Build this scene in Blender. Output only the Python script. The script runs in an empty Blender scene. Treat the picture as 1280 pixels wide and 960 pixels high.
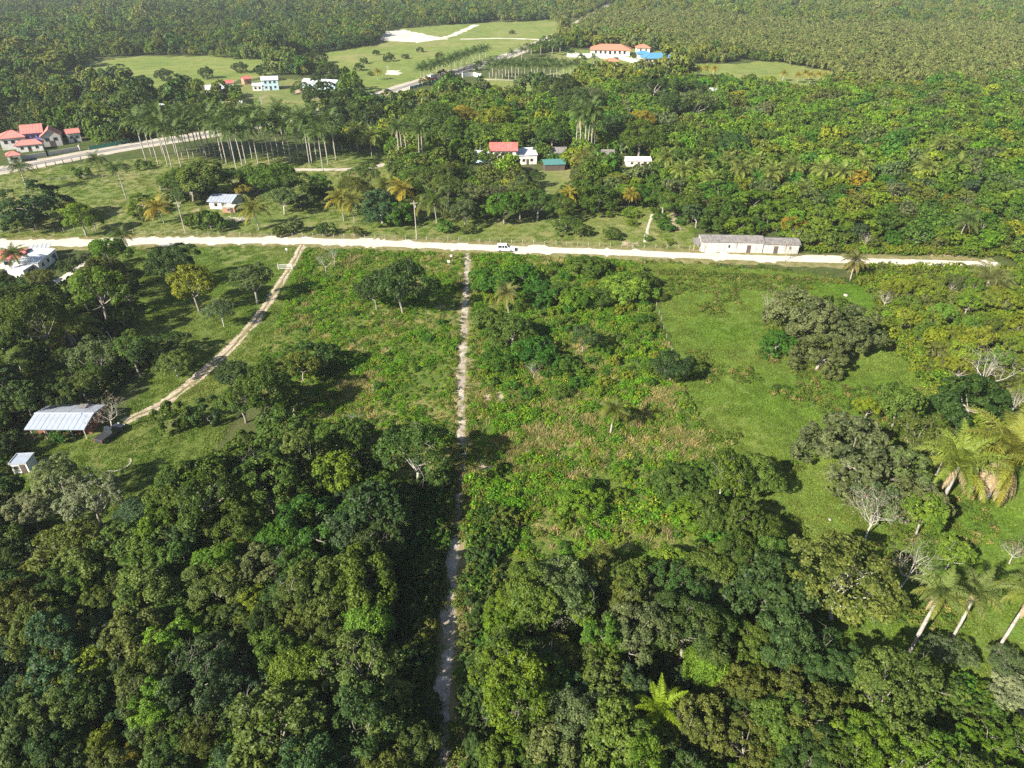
import bpy, math, random
import numpy as np
from mathutils import Vector

# ------------------------------------------------------------------ camera, sky, sun, exposure
SC = bpy.context.scene
COL = SC.collection
CAM_H, PITCH, FPX = 72.0, math.radians(33.0), 855.0      # drone height, downward tilt, focal length in photo pixels
cam_d = bpy.data.cameras.new('camera'); cam = bpy.data.objects.new('camera', cam_d); COL.objects.link(cam)
cam_d.sensor_width = 36.0; cam_d.lens = 36.0 * FPX / 1280.0; cam_d.clip_start = 0.5; cam_d.clip_end = 20000
cam.location = (0, 0, CAM_H); cam.rotation_euler = (math.pi / 2 - PITCH, 0, 0)
SC.camera = cam
SUN_EL, SUN_DIR = math.radians(33), Vector((-0.74, -0.67, 0)).normalized()   # towards the sun
world = bpy.data.worlds.new('World'); SC.world = world; world.use_nodes = True
nt = world.node_tree; nt.nodes.clear()
sky = nt.nodes.new('ShaderNodeTexSky'); sky.sky_type = 'NISHITA'; sky.sun_disc = False
sky.sun_elevation = SUN_EL; sky.sun_rotation = math.atan2(SUN_DIR.x, SUN_DIR.y)
bg = nt.nodes.new('ShaderNodeBackground'); bg.inputs['Strength'].default_value = 0.06
wo = nt.nodes.new('ShaderNodeOutputWorld')
nt.links.new(sky.outputs[0], bg.inputs[0]); nt.links.new(bg.outputs[0], wo.inputs[0])
sun_d = bpy.data.lights.new('sun', 'SUN'); sun_d.energy = 4.6; sun_d.angle = math.radians(0.55); sun_d.color = (1.0, 0.94, 0.83)
sun = bpy.data.objects.new('sun', sun_d); COL.objects.link(sun)
to_sun = Vector((SUN_DIR.x * math.cos(SUN_EL), SUN_DIR.y * math.cos(SUN_EL), math.sin(SUN_EL)))
sun.rotation_euler = to_sun.to_track_quat('Z', 'Y').to_euler(); sun.location = (-60, -60, 120)
SC.view_settings.view_transform = 'Standard'; SC.view_settings.look = 'None'
SC.view_settings.exposure = 1.55; SC.view_settings.gamma = 1.0; SC.view_settings.use_curve_mapping = False
SC.cycles.use_denoising = False
SC.cycles.max_bounces = 5; SC.cycles.diffuse_bounces = 3; SC.cycles.glossy_bounces = 2
SC.cycles.transmission_bounces = 3; SC.cycles.transparent_max_bounces = 6; SC.cycles.volume_bounces = 0
SC.cycles.sample_clamp_indirect = 4.0

# ------------------------------------------------------------------ helpers
RNG = np.random.default_rng(7); random.seed(7)
cP, sP = math.cos(PITCH), math.sin(PITCH)
def ray(px, py):
    dx = (px - 640) / FPX; dy = (480 - py) / FPX
    return np.array([dx, cP + dy * sP, -sP + dy * cP])
def P(px, py, z=0.0):
    """point of the terrain (or of the level z) seen at a photo position, and its depth"""
    d = ray(px, py); t = (CAM_H - z) / -d[2]
    return np.array([d[0] * t, d[1] * t, z]), t
def proj(x, y, z=0.0):
    v = z - CAM_H
    dep = y * cP - v * sP
    up = y * sP + v * cP
    return 640 + FPX * x / dep, 480 - FPX * up / dep, dep
def W(pts): return np.array([P(a, b)[0][:2] for a, b in pts])
def inpoly(x, y, poly):
    n = len(poly); r = np.zeros(np.shape(x), bool); j = n - 1
    for i in range(n):
        xi, yi = poly[i]; xj, yj = poly[j]
        if yi != yj:
            r ^= ((yi > y) != (yj > y)) & (x < (xj - xi) * (y - yi) / (yj - yi) + xi)
        j = i
    return r
def seg_dist(x, y, line):
    best = np.full(np.shape(x), 1e9)
    for (ax, ay), (bx, by) in zip(line[:-1], line[1:]):
        dx, dy = bx - ax, by - ay; L = dx * dx + dy * dy + 1e-9
        t = np.clip(((x - ax) * dx + (y - ay) * dy) / L, 0, 1)
        best = np.minimum(best, np.hypot(x - ax - t * dx, y - ay - t * dy))
    return best
_H = np.random.default_rng(99).random((64, 64))
def vnoise(x, y, s):
    x = np.asarray(x) / s; y = np.asarray(y) / s
    i = np.floor(x).astype(int); j = np.floor(y).astype(int); fx = x - i; fy = y - j
    fx = fx * fx * (3 - 2 * fx); fy = fy * fy * (3 - 2 * fy)
    g = lambda a, b: _H[a % 64, b % 64]
    return (g(i, j) * (1 - fx) + g(i + 1, j) * fx) * (1 - fy) + (g(i, j + 1) * (1 - fx) + g(i + 1, j + 1) * fx) * fy

def raw_mesh(name, V, F, mat=None, attrs=None, smooth=False):
    """V (n,3); F: (m,k) array of equal-sided faces, or a list of faces"""
    me = bpy.data.meshes.new(name)
    V = np.asarray(V, np.float32)
    if isinstance(F, np.ndarray):
        m, k = F.shape
        me.vertices.add(len(V)); me.vertices.foreach_set('co', V.ravel())
        me.loops.add(m * k); me.loops.foreach_set('vertex_index', F.astype(np.int32).ravel())
        me.polygons.add(m); me.polygons.foreach_set('loop_start', np.arange(0, m * k, k, dtype=np.int32))
        me.update(calc_edges=True)
    else:
        me.from_pydata(V.tolist(), [], F); me.update()
    if attrs:
        for an, (dom, vals) in attrs.items():
            a = me.attributes.new(an, 'FLOAT', dom); a.data.foreach_set('value', np.asarray(vals, np.float32))
    if smooth: me.polygons.foreach_set('use_smooth', np.ones(len(me.polygons), bool))
    for m_ in (mat if isinstance(mat, (list, tuple)) else [mat]):
        if m_: me.materials.append(m_)
    return me
class MB:
    """collects boxes, tubes, sheets for one mesh"""
    def __init__(s): s.v = []; s.f = []
    def add(s, vs, fs):
        n = len(s.v); s.v += [tuple(map(float, q)) for q in vs]; s.f += [[i + n for i in f] for f in fs]; return s
    def box(s, x0, x1, y0, y1, z0, z1):
        return s.add([(x0,y0,z0),(x1,y0,z0),(x1,y1,z0),(x0,y1,z0),(x0,y0,z1),(x1,y0,z1),(x1,y1,z1),(x0,y1,z1)],
                     [[0,3,2,1],[4,5,6,7],[0,1,5,4],[1,2,6,5],[2,3,7,6],[3,0,4,7]])
    def prism(s, pts, axis, a0, a1):
        """extrude a 2-D outline along x ('x': pts are y,z) or y ('y': pts are x,z) or z"""
        n = len(pts)
        mk = {'x': lambda p, a: (a, p[0], p[1]), 'y': lambda p, a: (p[0], a, p[1]), 'z': lambda p, a: (p[0], p[1], a)}[axis]
        vs = [mk(p, a0) for p in pts] + [mk(p, a1) for p in pts]
        fs = [[i, (i + 1) % n, n + (i + 1) % n, n + i] for i in range(n)] + [list(range(n))[::-1], list(range(n, 2 * n))]
        return s.add(vs, fs)
    def tube(s, pts, rad, k=6, cap=True):
        pts = [Vector(p) for p in pts]; vs = []; fs = []
        for i, p in enumerate(pts):
            d = (pts[min(i + 1, len(pts) - 1)] - pts[max(i - 1, 0)]).normalized()
            a = d.cross(Vector((0, 0, 1)) if abs(d.z) < 0.9 else Vector((1, 0, 0))).normalized(); b = d.cross(a)
            for j in range(k):
                th = 2 * math.pi * j / k
                vs.append(p + (a * math.cos(th) + b * math.sin(th)) * rad[i])
        for i in range(len(pts) - 1):
            for j in range(k):
                fs.append([i*k + j, i*k + (j+1) % k, (i+1)*k + (j+1) % k, (i+1)*k + j])
        if cap: fs += [list(range(k))[::-1], list(range((len(pts)-1)*k, len(pts)*k))]
        return s.add(vs, fs)
    def mesh(s, name, mat, smooth=False): return raw_mesh(name, s.v, s.f, mat, smooth=smooth)
    def build(s, name, mat, parent=None, smooth=False):
        return link(name, s.mesh(name, mat, smooth), parent)
def link(name, data, parent=None, loc=None, rz=0.0, scale=None):
    o = bpy.data.objects.new(name, data); COL.objects.link(o)
    if parent is not None: o.parent = parent
    if loc is not None: o.location = loc
    if rz: o.rotation_euler = (0, 0, rz)
    if scale is not None: o.scale = scale
    return o
def tag(o, label=None, cat=None, group=None, kind=None):
    if label: o['label'] = label
    if cat: o['category'] = cat
    if group: o['group'] = group
    if kind: o['kind'] = kind
    return o
def thing(name, label, cat, loc, rz=0.0, group=None):
    return tag(link(name, None, None, loc, rz), label, cat, group)

# ------------------------------------------------------------------ materials
def new_mat(name):
    m = bpy.data.materials.new(name); m.use_nodes = True; t = m.node_tree; t.nodes.clear()
    out = t.nodes.new('ShaderNodeOutputMaterial'); b = t.nodes.new('ShaderNodeBsdfPrincipled')
    t.links.new(b.outputs[0], out.inputs[0]); return m, t, b, out
def nd(t, typ, **kw):
    n = t.nodes.new(typ)
    for k, v in kw.items():
        if k[0] == '_': setattr(n, k[1:], v)
        else: n.inputs[k.replace('__', ' ')].default_value = v
    return n
def c4(c): return (c[0], c[1], c[2], 1.0)
def mix(t, a, b, fac, mode='MIX'):
    n = t.nodes.new('ShaderNodeMix'); n.data_type = 'RGBA'; n.blend_type = mode
    for sock, v in ((n.inputs[6], a), (n.inputs[7], b), (n.inputs[0], fac)):
        if hasattr(v, 'is_linked') or hasattr(v, 'links'): t.links.new(v, sock)
        else: sock.default_value = v
    return n.outputs[2]
def ramp(t, src, stops):
    n = t.nodes.new('ShaderNodeValToRGB'); t.links.new(src, n.inputs[0]); e = n.color_ramp.elements
    while len(e) < len(stops): e.new(0.5)
    for q, (p, c) in zip(e, stops): q.position = p; q.color = c4(c) if len(c) == 3 else c
    return n.outputs[0]
def noise(t, scale, detail=4.0, rough=0.6, co=None, dist=0.0):
    n = nd(t, 'ShaderNodeTexNoise', Scale=scale, Detail=detail, Roughness=rough, Distortion=dist)
    if co is not None: t.links.new(co, n.inputs['Vector'])
    return n.outputs['Fac']
def pos(t):
    return t.nodes.new('ShaderNodeNewGeometry').outputs['Position']
def obj_co(t): return t.nodes.new('ShaderNodeTexCoord').outputs['Object']
def bump(t, b, h, strength, dist):
    n = nd(t, 'ShaderNodeBump', Strength=strength, Distance=dist); t.links.new(h, n.inputs['Height']); t.links.new(n.outputs[0], b.inputs['Normal'])

def ground_mat(name, stops, s_big, s_small, bumpd=0.25, fine=3.0, dry=None, dry_s=0.05, dry_lo=0.5):
    m, t, b, _ = new_mat(name); p = pos(t)
    n1 = noise(t, s_big, 6, 0.65, p, 0.6); n2 = noise(t, s_small, 6, 0.7, p); n3 = noise(t, fine, 3, 0.7, p)
    c = ramp(t, n1, stops)
    c = mix(t, c, ramp(t, n2, [(0.3, (0.55,0.6,0.5)), (0.5, (1,1,1)), (0.72, (1.35,1.25,1.2))]), 0.75, 'MULTIPLY')
    c = mix(t, c, ramp(t, n3, [(0.3, (0.6,0.62,0.6)), (0.55, (1,1,1)), (0.75, (1.3,1.25,1.2))]), 0.7, 'MULTIPLY')
    if dry:
        f = ramp(t, noise(t, dry_s, 7, 0.72, p, 0.8), [(dry_lo, (0,0,0)), (dry_lo + 0.13, (1,1,1))])
        c = mix(t, c, c4(dry), f)
    t.links.new(c, b.inputs['Base Color']); b.inputs['Roughness'].default_value = 0.95
    b.inputs['Specular IOR Level'].default_value = 0.1
    bump(t, b, n3, 1.0, bumpd); return m
M = {}
M['forest_floor'] = ground_mat('forest_floor', [(0.3,(0.050,0.072,0.018)), (0.5,(0.070,0.092,0.024)), (0.7,(0.100,0.098,0.042))], 0.06, 0.4, 0.3)
M['pasture'] = ground_mat('pasture', [(0.3,(0.070,0.134,0.018)), (0.5,(0.100,0.160,0.024)), (0.7,(0.150,0.180,0.042))], 0.035, 0.45, 0.22, 2.2, (0.26,0.215,0.095), 0.08, 0.60)
M['dry_grass'] = ground_mat('dry_grass', [(0.3,(0.105,0.148,0.036)), (0.5,(0.150,0.172,0.050)), (0.7,(0.235,0.205,0.090))], 0.045, 0.4, 0.2, 2.0, (0.32,0.25,0.15), 0.06, 0.58)
M['lawn'] = ground_mat('lawn', [(0.3,(0.075,0.115,0.022)), (0.5,(0.105,0.140,0.028)), (0.72,(0.165,0.160,0.052))], 0.05, 0.5, 0.15, 2.5, (0.17,0.125,0.06), 0.09, 0.62)
M['far_field'] = ground_mat('far_field', [(0.3,(0.110,0.160,0.035)), (0.5,(0.155,0.190,0.045)), (0.7,(0.220,0.210,0.080))], 0.015, 0.12, 0.15, 1.2, (0.26,0.22,0.11), 0.03, 0.63)
M['lot'] = ground_mat('lot', [(0.3,(0.075,0.120,0.020)), (0.5,(0.110,0.140,0.028)), (0.66,(0.25,0.205,0.085))], 0.06, 0.5, 0.3, 2.0, (0.27,0.235,0.105), 0.07, 0.60)
def dirt_mat(name, a, b_, c_, s=0.9, grass=None, g0=0.54):
    m, t, b, _ = new_mat(name); p = pos(t)
    c = ramp(t, noise(t, s, 8, 0.7, p), [(0.3, a), (0.5, b_), (0.7, c_)])
    c = mix(t, c, ramp(t, noise(t, 4.0, 4, 0.75, p), [(0.3,(0.7,0.7,0.7)), (0.6,(1.05,1.05,1.05))]), 0.8, 'MULTIPLY')
    if grass:
        f = ramp(t, noise(t, 0.55, 7, 0.75, p, 0.5), [(g0, (0,0,0)), (g0 + 0.1, (1,1,1))]); c = mix(t, c, c4(grass), f)
    t.links.new(c, b.inputs['Base Color']); b.inputs['Roughness'].default_value = 0.95; b.inputs['Specular IOR Level'].default_value = 0.1
    bump(t, b, noise(t, 3.0, 5, 0.7, p), 0.8, 0.12); return m
M['white_road'] = dirt_mat('white_road', (0.40,0.355,0.29), (0.51,0.465,0.395), (0.60,0.555,0.49), 0.30)
M['rut'] = dirt_mat('rut', (0.42,0.37,0.30), (0.50,0.45,0.38), (0.60,0.55,0.48), 0.5)
M['track'] = dirt_mat('track', (0.20,0.17,0.12), (0.34,0.29,0.23), (0.56,0.51,0.43), 0.35, (0.14,0.135,0.055), 0.51)
M['verge'] = dirt_mat('verge', (0.10,0.12,0.03), (0.19,0.17,0.07), (0.30,0.24,0.14), 0.5, (0.08,0.125,0.024))
M['drive'] = dirt_mat('drive', (0.26,0.20,0.14), (0.40,0.32,0.24), (0.54,0.46,0.36), 0.6)
M['asphalt'] = dirt_mat('asphalt', (0.15,0.14,0.13), (0.19,0.18,0.165), (0.24,0.225,0.20), 0.1)
M['shoulder'] = dirt_mat('shoulder', (0.30,0.26,0.20), (0.40,0.35,0.28), (0.50,0.45,0.38), 0.15)
M['bare_soil'] = dirt_mat('bare_soil', (0.26,0.19,0.12), (0.38,0.29,0.20), (0.50,0.42,0.32), 0.3, (0.10,0.11,0.04))
M['pale_soil'] = dirt_mat('pale_soil', (0.40,0.35,0.27), (0.54,0.49,0.40), (0.66,0.61,0.53), 0.08)

def leaf_mat(name, src, rough=0.55, transl=0.32):
    m, t, b, out = new_mat(name)
    if src == 'obj': base = t.nodes.new('ShaderNodeObjectInfo').outputs['Color']
    elif src == 'inst': base = nd(t, 'ShaderNodeAttribute', _attribute_type='INSTANCER', _attribute_name='col').outputs['Color']
    else: base = nd(t, 'ShaderNodeRGB').outputs[0]; base.default_value = c4(src)
    ti = nd(t, 'ShaderNodeAttribute', _attribute_type='GEOMETRY', _attribute_name='tint').outputs['Fac']
    hs = t.nodes.new('ShaderNodeHueSaturation'); t.links.new(base, hs.inputs['Color'])
    def lin(a, k):
        n = nd(t, 'ShaderNodeMath', _operation='MULTIPLY_ADD'); t.links.new(ti, n.inputs[0]); n.inputs[1].default_value = k; n.inputs[2].default_value = a; return n.outputs[0]
    hs.inputs['Saturation'].default_value = 1.08; t.links.new(lin(0.522, -0.040), hs.inputs['Hue']); t.links.new(lin(0.55, 0.95), hs.inputs['Value'])
    b.inputs['Roughness'].default_value = rough; b.inputs['Specular IOR Level'].default_value = 0.22
    t.links.new(hs.outputs[0], b.inputs['Base Color'])
    tr = t.nodes.new('ShaderNodeBsdfTranslucent')
    t.links.new(mix(t, hs.outputs[0], (1.25, 1.2, 0.5, 1), 1.0, 'MULTIPLY'), tr.inputs['Color'])
    ms = t.nodes.new('ShaderNodeMixShader'); ms.inputs[0].default_value = transl
    t.links.new(b.outputs[0], ms.inputs[1]); t.links.new(tr.outputs[0], ms.inputs[2]); t.links.new(ms.outputs[0], out.inputs[0])
    return m
M['leaf'] = leaf_mat('leaf', 'obj'); M['leaf_mass'] = leaf_mat('leaf_mass', 'inst')
def bark_mat(name, a, b_):
    m, t, b, _ = new_mat(name); p = obj_co(t)
    c = ramp(t, noise(t, 2.2, 6, 0.7, p), [(0.32, a), (0.62, b_)])
    t.links.new(c, b.inputs['Base Color']); b.inputs['Roughness'].default_value = 0.9; bump(t, b, noise(t, 9, 4, 0.7, p), 0.6, 0.03); return m
M['bark'] = bark_mat('bark', (0.11,0.095,0.075), (0.30,0.27,0.22))
M['pale_bark'] = bark_mat('pale_bark', (0.20,0.18,0.15), (0.44,0.41,0.35))
M['palm_bark'] = bark_mat('palm_bark', (0.17,0.15,0.125), (0.40,0.37,0.32))
M['wood_post'] = bark_mat('wood_post', (0.20,0.17,0.13), (0.42,0.38,0.31))
def paint(name, c, rough=0.6, dirt=0.35, spec=0.3, metal=0.0, dirtcol=(0.16,0.14,0.11), scale=0.7):
    m, t, b, _ = new_mat(name); p = obj_co(t)
    f = ramp(t, noise(t, scale, 7, 0.72, p, 0.4), [(0.46, (0,0,0)), (0.72, (1,1,1))])
    g = nd(t, 'ShaderNodeMath', _operation='MULTIPLY'); t.links.new(f, g.inputs[0]); g.inputs[1].default_value = dirt
    t.links.new(mix(t, c4(c), c4(dirtcol), g.outputs[0]), b.inputs['Base Color'])
    b.inputs['Roughness'].default_value = rough; b.inputs['Specular IOR Level'].default_value = spec; b.inputs['Metallic'].default_value = metal
    return m
M['white'] = paint('white', (0.60,0.58,0.54), dirt=0.5); M['dirty_white'] = paint('dirty_white', (0.66,0.62,0.55), dirt=0.75, scale=0.9)
M['pale_blue'] = paint('pale_blue', (0.38,0.52,0.58)); M['grey_roof'] = paint('grey_roof', (0.36,0.37,0.38), 0.5, 0.5)
M['old_roof'] = paint('old_roof', (0.19,0.175,0.165), 0.85, 0.9, dirtcol=(0.055,0.05,0.045), scale=1.0)
M['tin'] = paint('tin', (0.33,0.37,0.43), 0.5, 0.55, 0.4, 0.15, (0.24,0.20,0.17), 0.6); M['white_roof'] = paint('white_roof', (0.52,0.54,0.56), 0.5, 0.45)
M['red_roof'] = paint('red_roof', (0.38,0.10,0.085), 0.7, 0.75, dirtcol=(0.40,0.24,0.21), scale=0.9); M['tile_roof'] = paint('tile_roof', (0.42,0.16,0.10), 0.7, 0.35, dirtcol=(0.38,0.17,0.12))
M['pink_roof'] = paint('pink_roof', (0.44,0.16,0.13), 0.7, 0.5, dirtcol=(0.36,0.22,0.19)); M['blue_roof'] = paint('blue_roof', (0.06,0.21,0.38), 0.6, 0.35)
M['blue_wall'] = paint('blue_wall', (0.16,0.17,0.50)); M['pink_wall'] = paint('pink_wall', (0.52,0.30,0.28)); M['teal'] = paint('teal', (0.06,0.19,0.18), dirt=0.5)
M['brick'] = paint('brick', (0.34,0.18,0.12), 0.9, 0.5); M['dark_wall'] = paint('dark_wall', (0.075,0.055,0.045), 0.9)
M['rust_wall'] = paint('rust_wall', (0.20,0.07,0.045), 0.9); M['concrete'] = paint('concrete', (0.42,0.40,0.36), 0.9, 0.4)
M['glass'] = paint('glass', (0.02,0.025,0.03), 0.12, 0.0, 0.6); M['car_white'] = paint('car_white', (0.78,0.78,0.77), 0.3, 0.1, 0.5)
M['car_dark'] = paint('car_dark', (0.03,0.035,0.045), 0.3, 0.1, 0.5); M['car_red'] = paint('car_red', (0.50,0.05,0.05), 0.3, 0.1, 0.5); M['car_silver'] = paint('car_silver', (0.42,0.43,0.45), 0.3, 0.1, 0.5, 0.3)
M['rubber'] = paint('rubber', (0.02,0.02,0.02), 0.9, 0.0); M['rim'] = paint('rim', (0.45,0.45,0.46), 0.35, 0.1, 0.5, 0.6)
M['lamp_red'] = paint('lamp_red', (0.35,0.02,0.02), 0.3, 0); M['lamp_clear'] = paint('lamp_clear', (0.7,0.7,0.68), 0.2, 0)
M['fence_green'] = paint('fence_green', (0.03,0.20,0.13), 0.6, 0.2); M['wire'] = paint('wire', (0.16,0.15,0.14), 0.6, 0.2, metal=0.4)
M['black'] = paint('black', (0.03,0.03,0.032), 0.6, 0.1); M['line_paint'] = paint('line_paint', (0.62,0.60,0.52), 0.7, 0.4)
M['rock'] = paint('rock', (0.30,0.28,0.24), 0.9, 0.5)
m_, t_, b_, _ = new_mat('stained_wall'); mp_ = t_.nodes.new('ShaderNodeMapping'); mp_.inputs['Scale'].default_value = (1.0, 1.0, 0.10); t_.links.new(obj_co(t_), mp_.inputs[0])
t_.links.new(ramp(t_, noise(t_, 1.3, 7, 0.75, mp_.outputs[0]), [(0.44, (0.46,0.445,0.41)), (0.56, (0.33,0.31,0.28)), (0.68, (0.10,0.09,0.08))]), b_.inputs['Base Color']); b_.inputs['Roughness'].default_value = 0.9; M['stained_wall'] = m_

# ------------------------------------------------------------------ the setting: ground, fields, roads
def noisy_outline(poly, step, amp, seed):
    rng = np.random.default_rng(seed); out = []
    n = len(poly)
    for i in range(n):
        a = np.array(poly[i]); b = np.array(poly[(i + 1) % n]); L = np.hypot(*(b - a)); k = max(2, int(L / step))
        nrm = np.array([-(b - a)[1], (b - a)[0]]) / max(L, 1e-6)
        for j in range(k):
            p = a + (b - a) * j / k
            w = (vnoise(p[0] + seed * 13, p[1], step * 6) - 0.5) * 3.0 * amp + rng.normal() * amp * 0.45
            out.append(p + nrm * w)
    return out
def sheet(name, px, z, mat, step=1.2, amp=0.7, seed=1):
    out = noisy_outline(W(px), step, amp, seed)
    me = raw_mesh(name, [(p[0], p[1], z) for p in out], [list(range(len(out)))], mat)
    return tag(link(name, me), kind='structure')
def smooth_line(pts, step):
    pts = [np.array(p, float) for p in pts]; q = [2 * pts[0] - pts[1]] + pts + [2 * pts[-1] - pts[-2]]; out = []
    for i in range(1, len(q) - 2):
        k = max(2, int(np.hypot(*(q[i + 1] - q[i])) / step))
        for j in range(k):
            t = j / k
            out.append(0.5 * (2 * q[i] + (q[i+1] - q[i-1]) * t + (2*q[i-1] - 5*q[i] + 4*q[i+1] - q[i+2]) * t*t + (3*q[i] - q[i-1] - 3*q[i+1] + q[i+2]) * t**3))
    out.append(pts[-1]); return out
LINES = []          # (world line, half width) of every road, to keep plants off
def ribbon(name, px, width, z, mat, amp=0.25, step=1.0, seed=1, off=0.0, keep=True):
    line = smooth_line(W(px), step); rng = np.random.default_rng(seed); V = []; F = []
    ws = width if hasattr(width, '__len__') else (width, width)
    for i, p in enumerate(line):
        d = line[min(i + 1, len(line) - 1)] - line[max(i - 1, 0)]; d = d / np.hypot(*d); nrm = np.array([-d[1], d[0]])
        w = ws[0] + (ws[1] - ws[0]) * i / (len(line) - 1)
        a = w / 2 + (vnoise(p[0] + seed * 7, p[1], 4) - 0.5) * amp * 3 + rng.normal() * amp * 0.4
        b = w / 2 + (vnoise(p[0] - seed * 7, p[1] + 50, 4) - 0.5) * amp * 3 + rng.normal() * amp * 0.4
        for k, u in enumerate((a, a * 0.4, -b * 0.4, -b)): V.append((*(p + nrm * (u + off)), z + (0.03 if k in (1, 2) else 0)))
        if i: F += [[4*i-4+k, 4*i+k, 4*i+k+1, 4*i-3+k] for k in range(3)]
    if keep: LINES.append((np.array(line[::4] + [line[-1]]), max(ws) / 2))
    return tag(link(name, raw_mesh(name, V, F, mat)), kind='structure')

g = []
gx = np.concatenate([[-6000, -3000, -1500], np.linspace(-900, 900, 61), [1500, 3000, 6000]]); gy = np.concatenate([[-2000, -400], np.linspace(-60, 1500, 53), [2500, 5000, 9000]])
V = [(x, y, -0.35 + (0.25 * (vnoise(x, y, 60) - 0.5))) for y in gy for x in gx]; nx = len(gx)
F = [[j*nx+i, j*nx+i+1, (j+1)*nx+i+1, (j+1)*nx+i] for j in range(len(gy)-1) for i in range(nx-1)]
# the open ground is level round the lots, roads and houses
V = [(x, y, -0.004) for x, y, z in V]
tag(link('ground', raw_mesh('ground', V, F, M['forest_floor'])), kind='structure')

FIELD_PX = {
 'pasture': [(800,326),(1000,340),(1062,352),(1108,374),(1092,400),(1132,452),(1188,492),(1210,540),(1300,590),(1300,850),(1010,850),(965,700),(930,620),(885,560),(852,490),(836,440),(812,390)],
 'roadside_pasture': [(-40,300),(-40,215),(110,205),(200,196),(300,196),(430,186),(480,186),(500,262),(560,275),(690,276),(720,262),(790,258),(840,258),(872,290),(880,316),(640,306),(430,299),(200,298)],
 'homestead_lawn': [(150,306),(372,306),(392,318),(345,420),(300,480),(292,530),(246,592),(160,650),(20,660),(20,560),(130,530),(190,480),(170,420),(160,350)],
 'overgrown_lot': [(378,311),(583,318),(590,318),(805,327),(815,390),(838,440),(855,490),(888,560),(935,630),(945,730),(610,760),(580,640),(470,610),(350,545),(300,478),(345,415)],
}
FIELDS = [
 ('pasture', FIELD_PX['pasture'], 0.004, 'pasture'), ('roadside_pasture', FIELD_PX['roadside_pasture'], 0.004, 'dry_grass'),
 ('homestead_lawn', FIELD_PX['homestead_lawn'], 0.004, 'lawn'), ('overgrown_lot', FIELD_PX['overgrown_lot'], 0.008, 'lot'),
 ('far_field', [(122,72),(180,69),(250,70),(352,78),(345,92),(300,100),(230,112),(160,116),(75,121),(52,106),(95,86)], 0.004, 'far_field'),
 ('village_green', [(288,104),(330,100),(425,104),(440,122),(395,140),(345,152),(308,149),(296,124)], 0.006, 'dry_grass'),
 ('far_field', [(340,84),(400,66),(470,56),(478,38),(560,31),(690,25),(712,40),(690,60),(600,78),(545,98),(465,122),(430,106),(395,84)], 0.008, 'far_field'),
 ('villa_lawn', [(600,98),(690,97),(700,112),(640,118),(606,116)], 0.004, 'far_field'),
 ('villa_lawn', [(690,66),(780,60),(850,70),(878,92),(820,100),(690,97)], 0.006, 'far_field'),
 ('clearing', [(868,80),(960,77),(1042,91),(1052,108),(985,108),(880,104)], 0.004, 'far_field'),
 ('yard', [(660,216),(712,212),(722,228),(700,256),(668,262)], 0.008, 'dry_grass'),
 ('dry_verge', [(236,310),(368,309),(360,326),(232,331)], 0.012, 'dry_grass'),
]
FP = []
for i, (n, px, z, m) in enumerate(FIELDS):
    sc_ = P(px[0][0], px[0][1])[1] / 110
    sheet(n, px, z, M[m], 1.2 * sc_, (0.6 if sc_ < 2 else 1.1) * sc_, 10 + i); FP.append(W(px))
sheet('bare_soil', [(478,41),(505,37),(560,49),(520,54),(470,50)], 0.012, M['pale_soil'], 4, 3, 31)
sheet('bare_soil', [(484,88),(502,88),(500,94),(485,93)], 0.012, M['pale_soil'], 3, 2, 32)
sheet('bare_soil', [(352,146),(380,144),(384,150),(340,154)], 0.012, M['pale_soil'], 2, 1.4, 33)
sheet('bare_soil', [(365,108),(392,110),(390,116),(374,117)], 0.012, M['bare_soil'], 2, 1.4, 34)
sheet('bare_soil', [(600,498),(628,490),(632,504),(604,512)], 0.012, M['bare_soil'], 0.5, 0.4, 35)
sheet('bare_soil', [(592,572),(618,566),(614,588),(592,592)], 0.012, M['bare_soil'], 0.5, 0.4, 36)
sheet('bare_soil', [(838,262),(846,262),(852,288),(840,290)], 0.012, M['bare_soil'], 0.8, 0.5, 37)
sheet('bare_soil', [(1165,318),(1190,316),(1230,332),(1150,330)], 0.012, M['bare_soil'], 0.8, 0.6, 38)
sheet('bare_soil', [(778,303),(800,303),(798,311),(782,311)], 0.012, M['bare_soil'], 0.8, 0.6, 39)
ROAD = [(-90,304),(0,304.5),(60,304),(130,303),(200,301.5),(300,300.5),(420,302.2),(520,306),(640,311),(740,314.5),(850,319),(950,322.5),(1050,325.5),(1130,327.6),(1200,329.5),(1250,331)]
ribbon('road_verge', ROAD, (11.5, 9.5), 0.02, M['verge'], 0.8, 1.0, 42, 0, False)
ribbon('white_road', ROAD, (8.2, 5.9), 0.03, M['white_road'], 0.15, 0.8, 3)
for off_ in (-1.5, -0.1, 1.4): ribbon('wheel_track', ROAD, 0.55, 0.075, M['rut'], 0.25, 1.2, 43 + int(off_ * 3), off_, False)
TRACK = [(585,317),(584,345),(581,390),(580,430),(577,480),(578,530),(577,580),(573,640),(568,700),(562,780),(557,860),(555,960),(553,1100)]
ribbon('track_verge', TRACK, (4.4, 3.8), 0.014, M['verge'], 0.6, 0.6, 41, 0.3, False)
ribbon('dirt_track', TRACK, (2.1, 2.0), 0.024, M['track'], 0.3, 0.35, 4)
DRIVE = [(378,306),(372,318),(362,336),(345,362),(318,402),(288,435),(258,463),(225,490),(195,509),(172,519),(155,528)]
ribbon('driveway', DRIVE, (2.0, 2.5), 0.022, M['drive'], 0.3, 0.5, 5)
ribbon('driveway_crown', DRIVE, (0.5, 0.6), 0.062, M['verge'], 0.22, 0.5, 51, 0.1, False)
ribbon('driveway', [(128,318),(108,332),(88,345),(70,354)], 4.2, 0.028, M['white_road'], 0.3, 0.6, 6)
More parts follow.
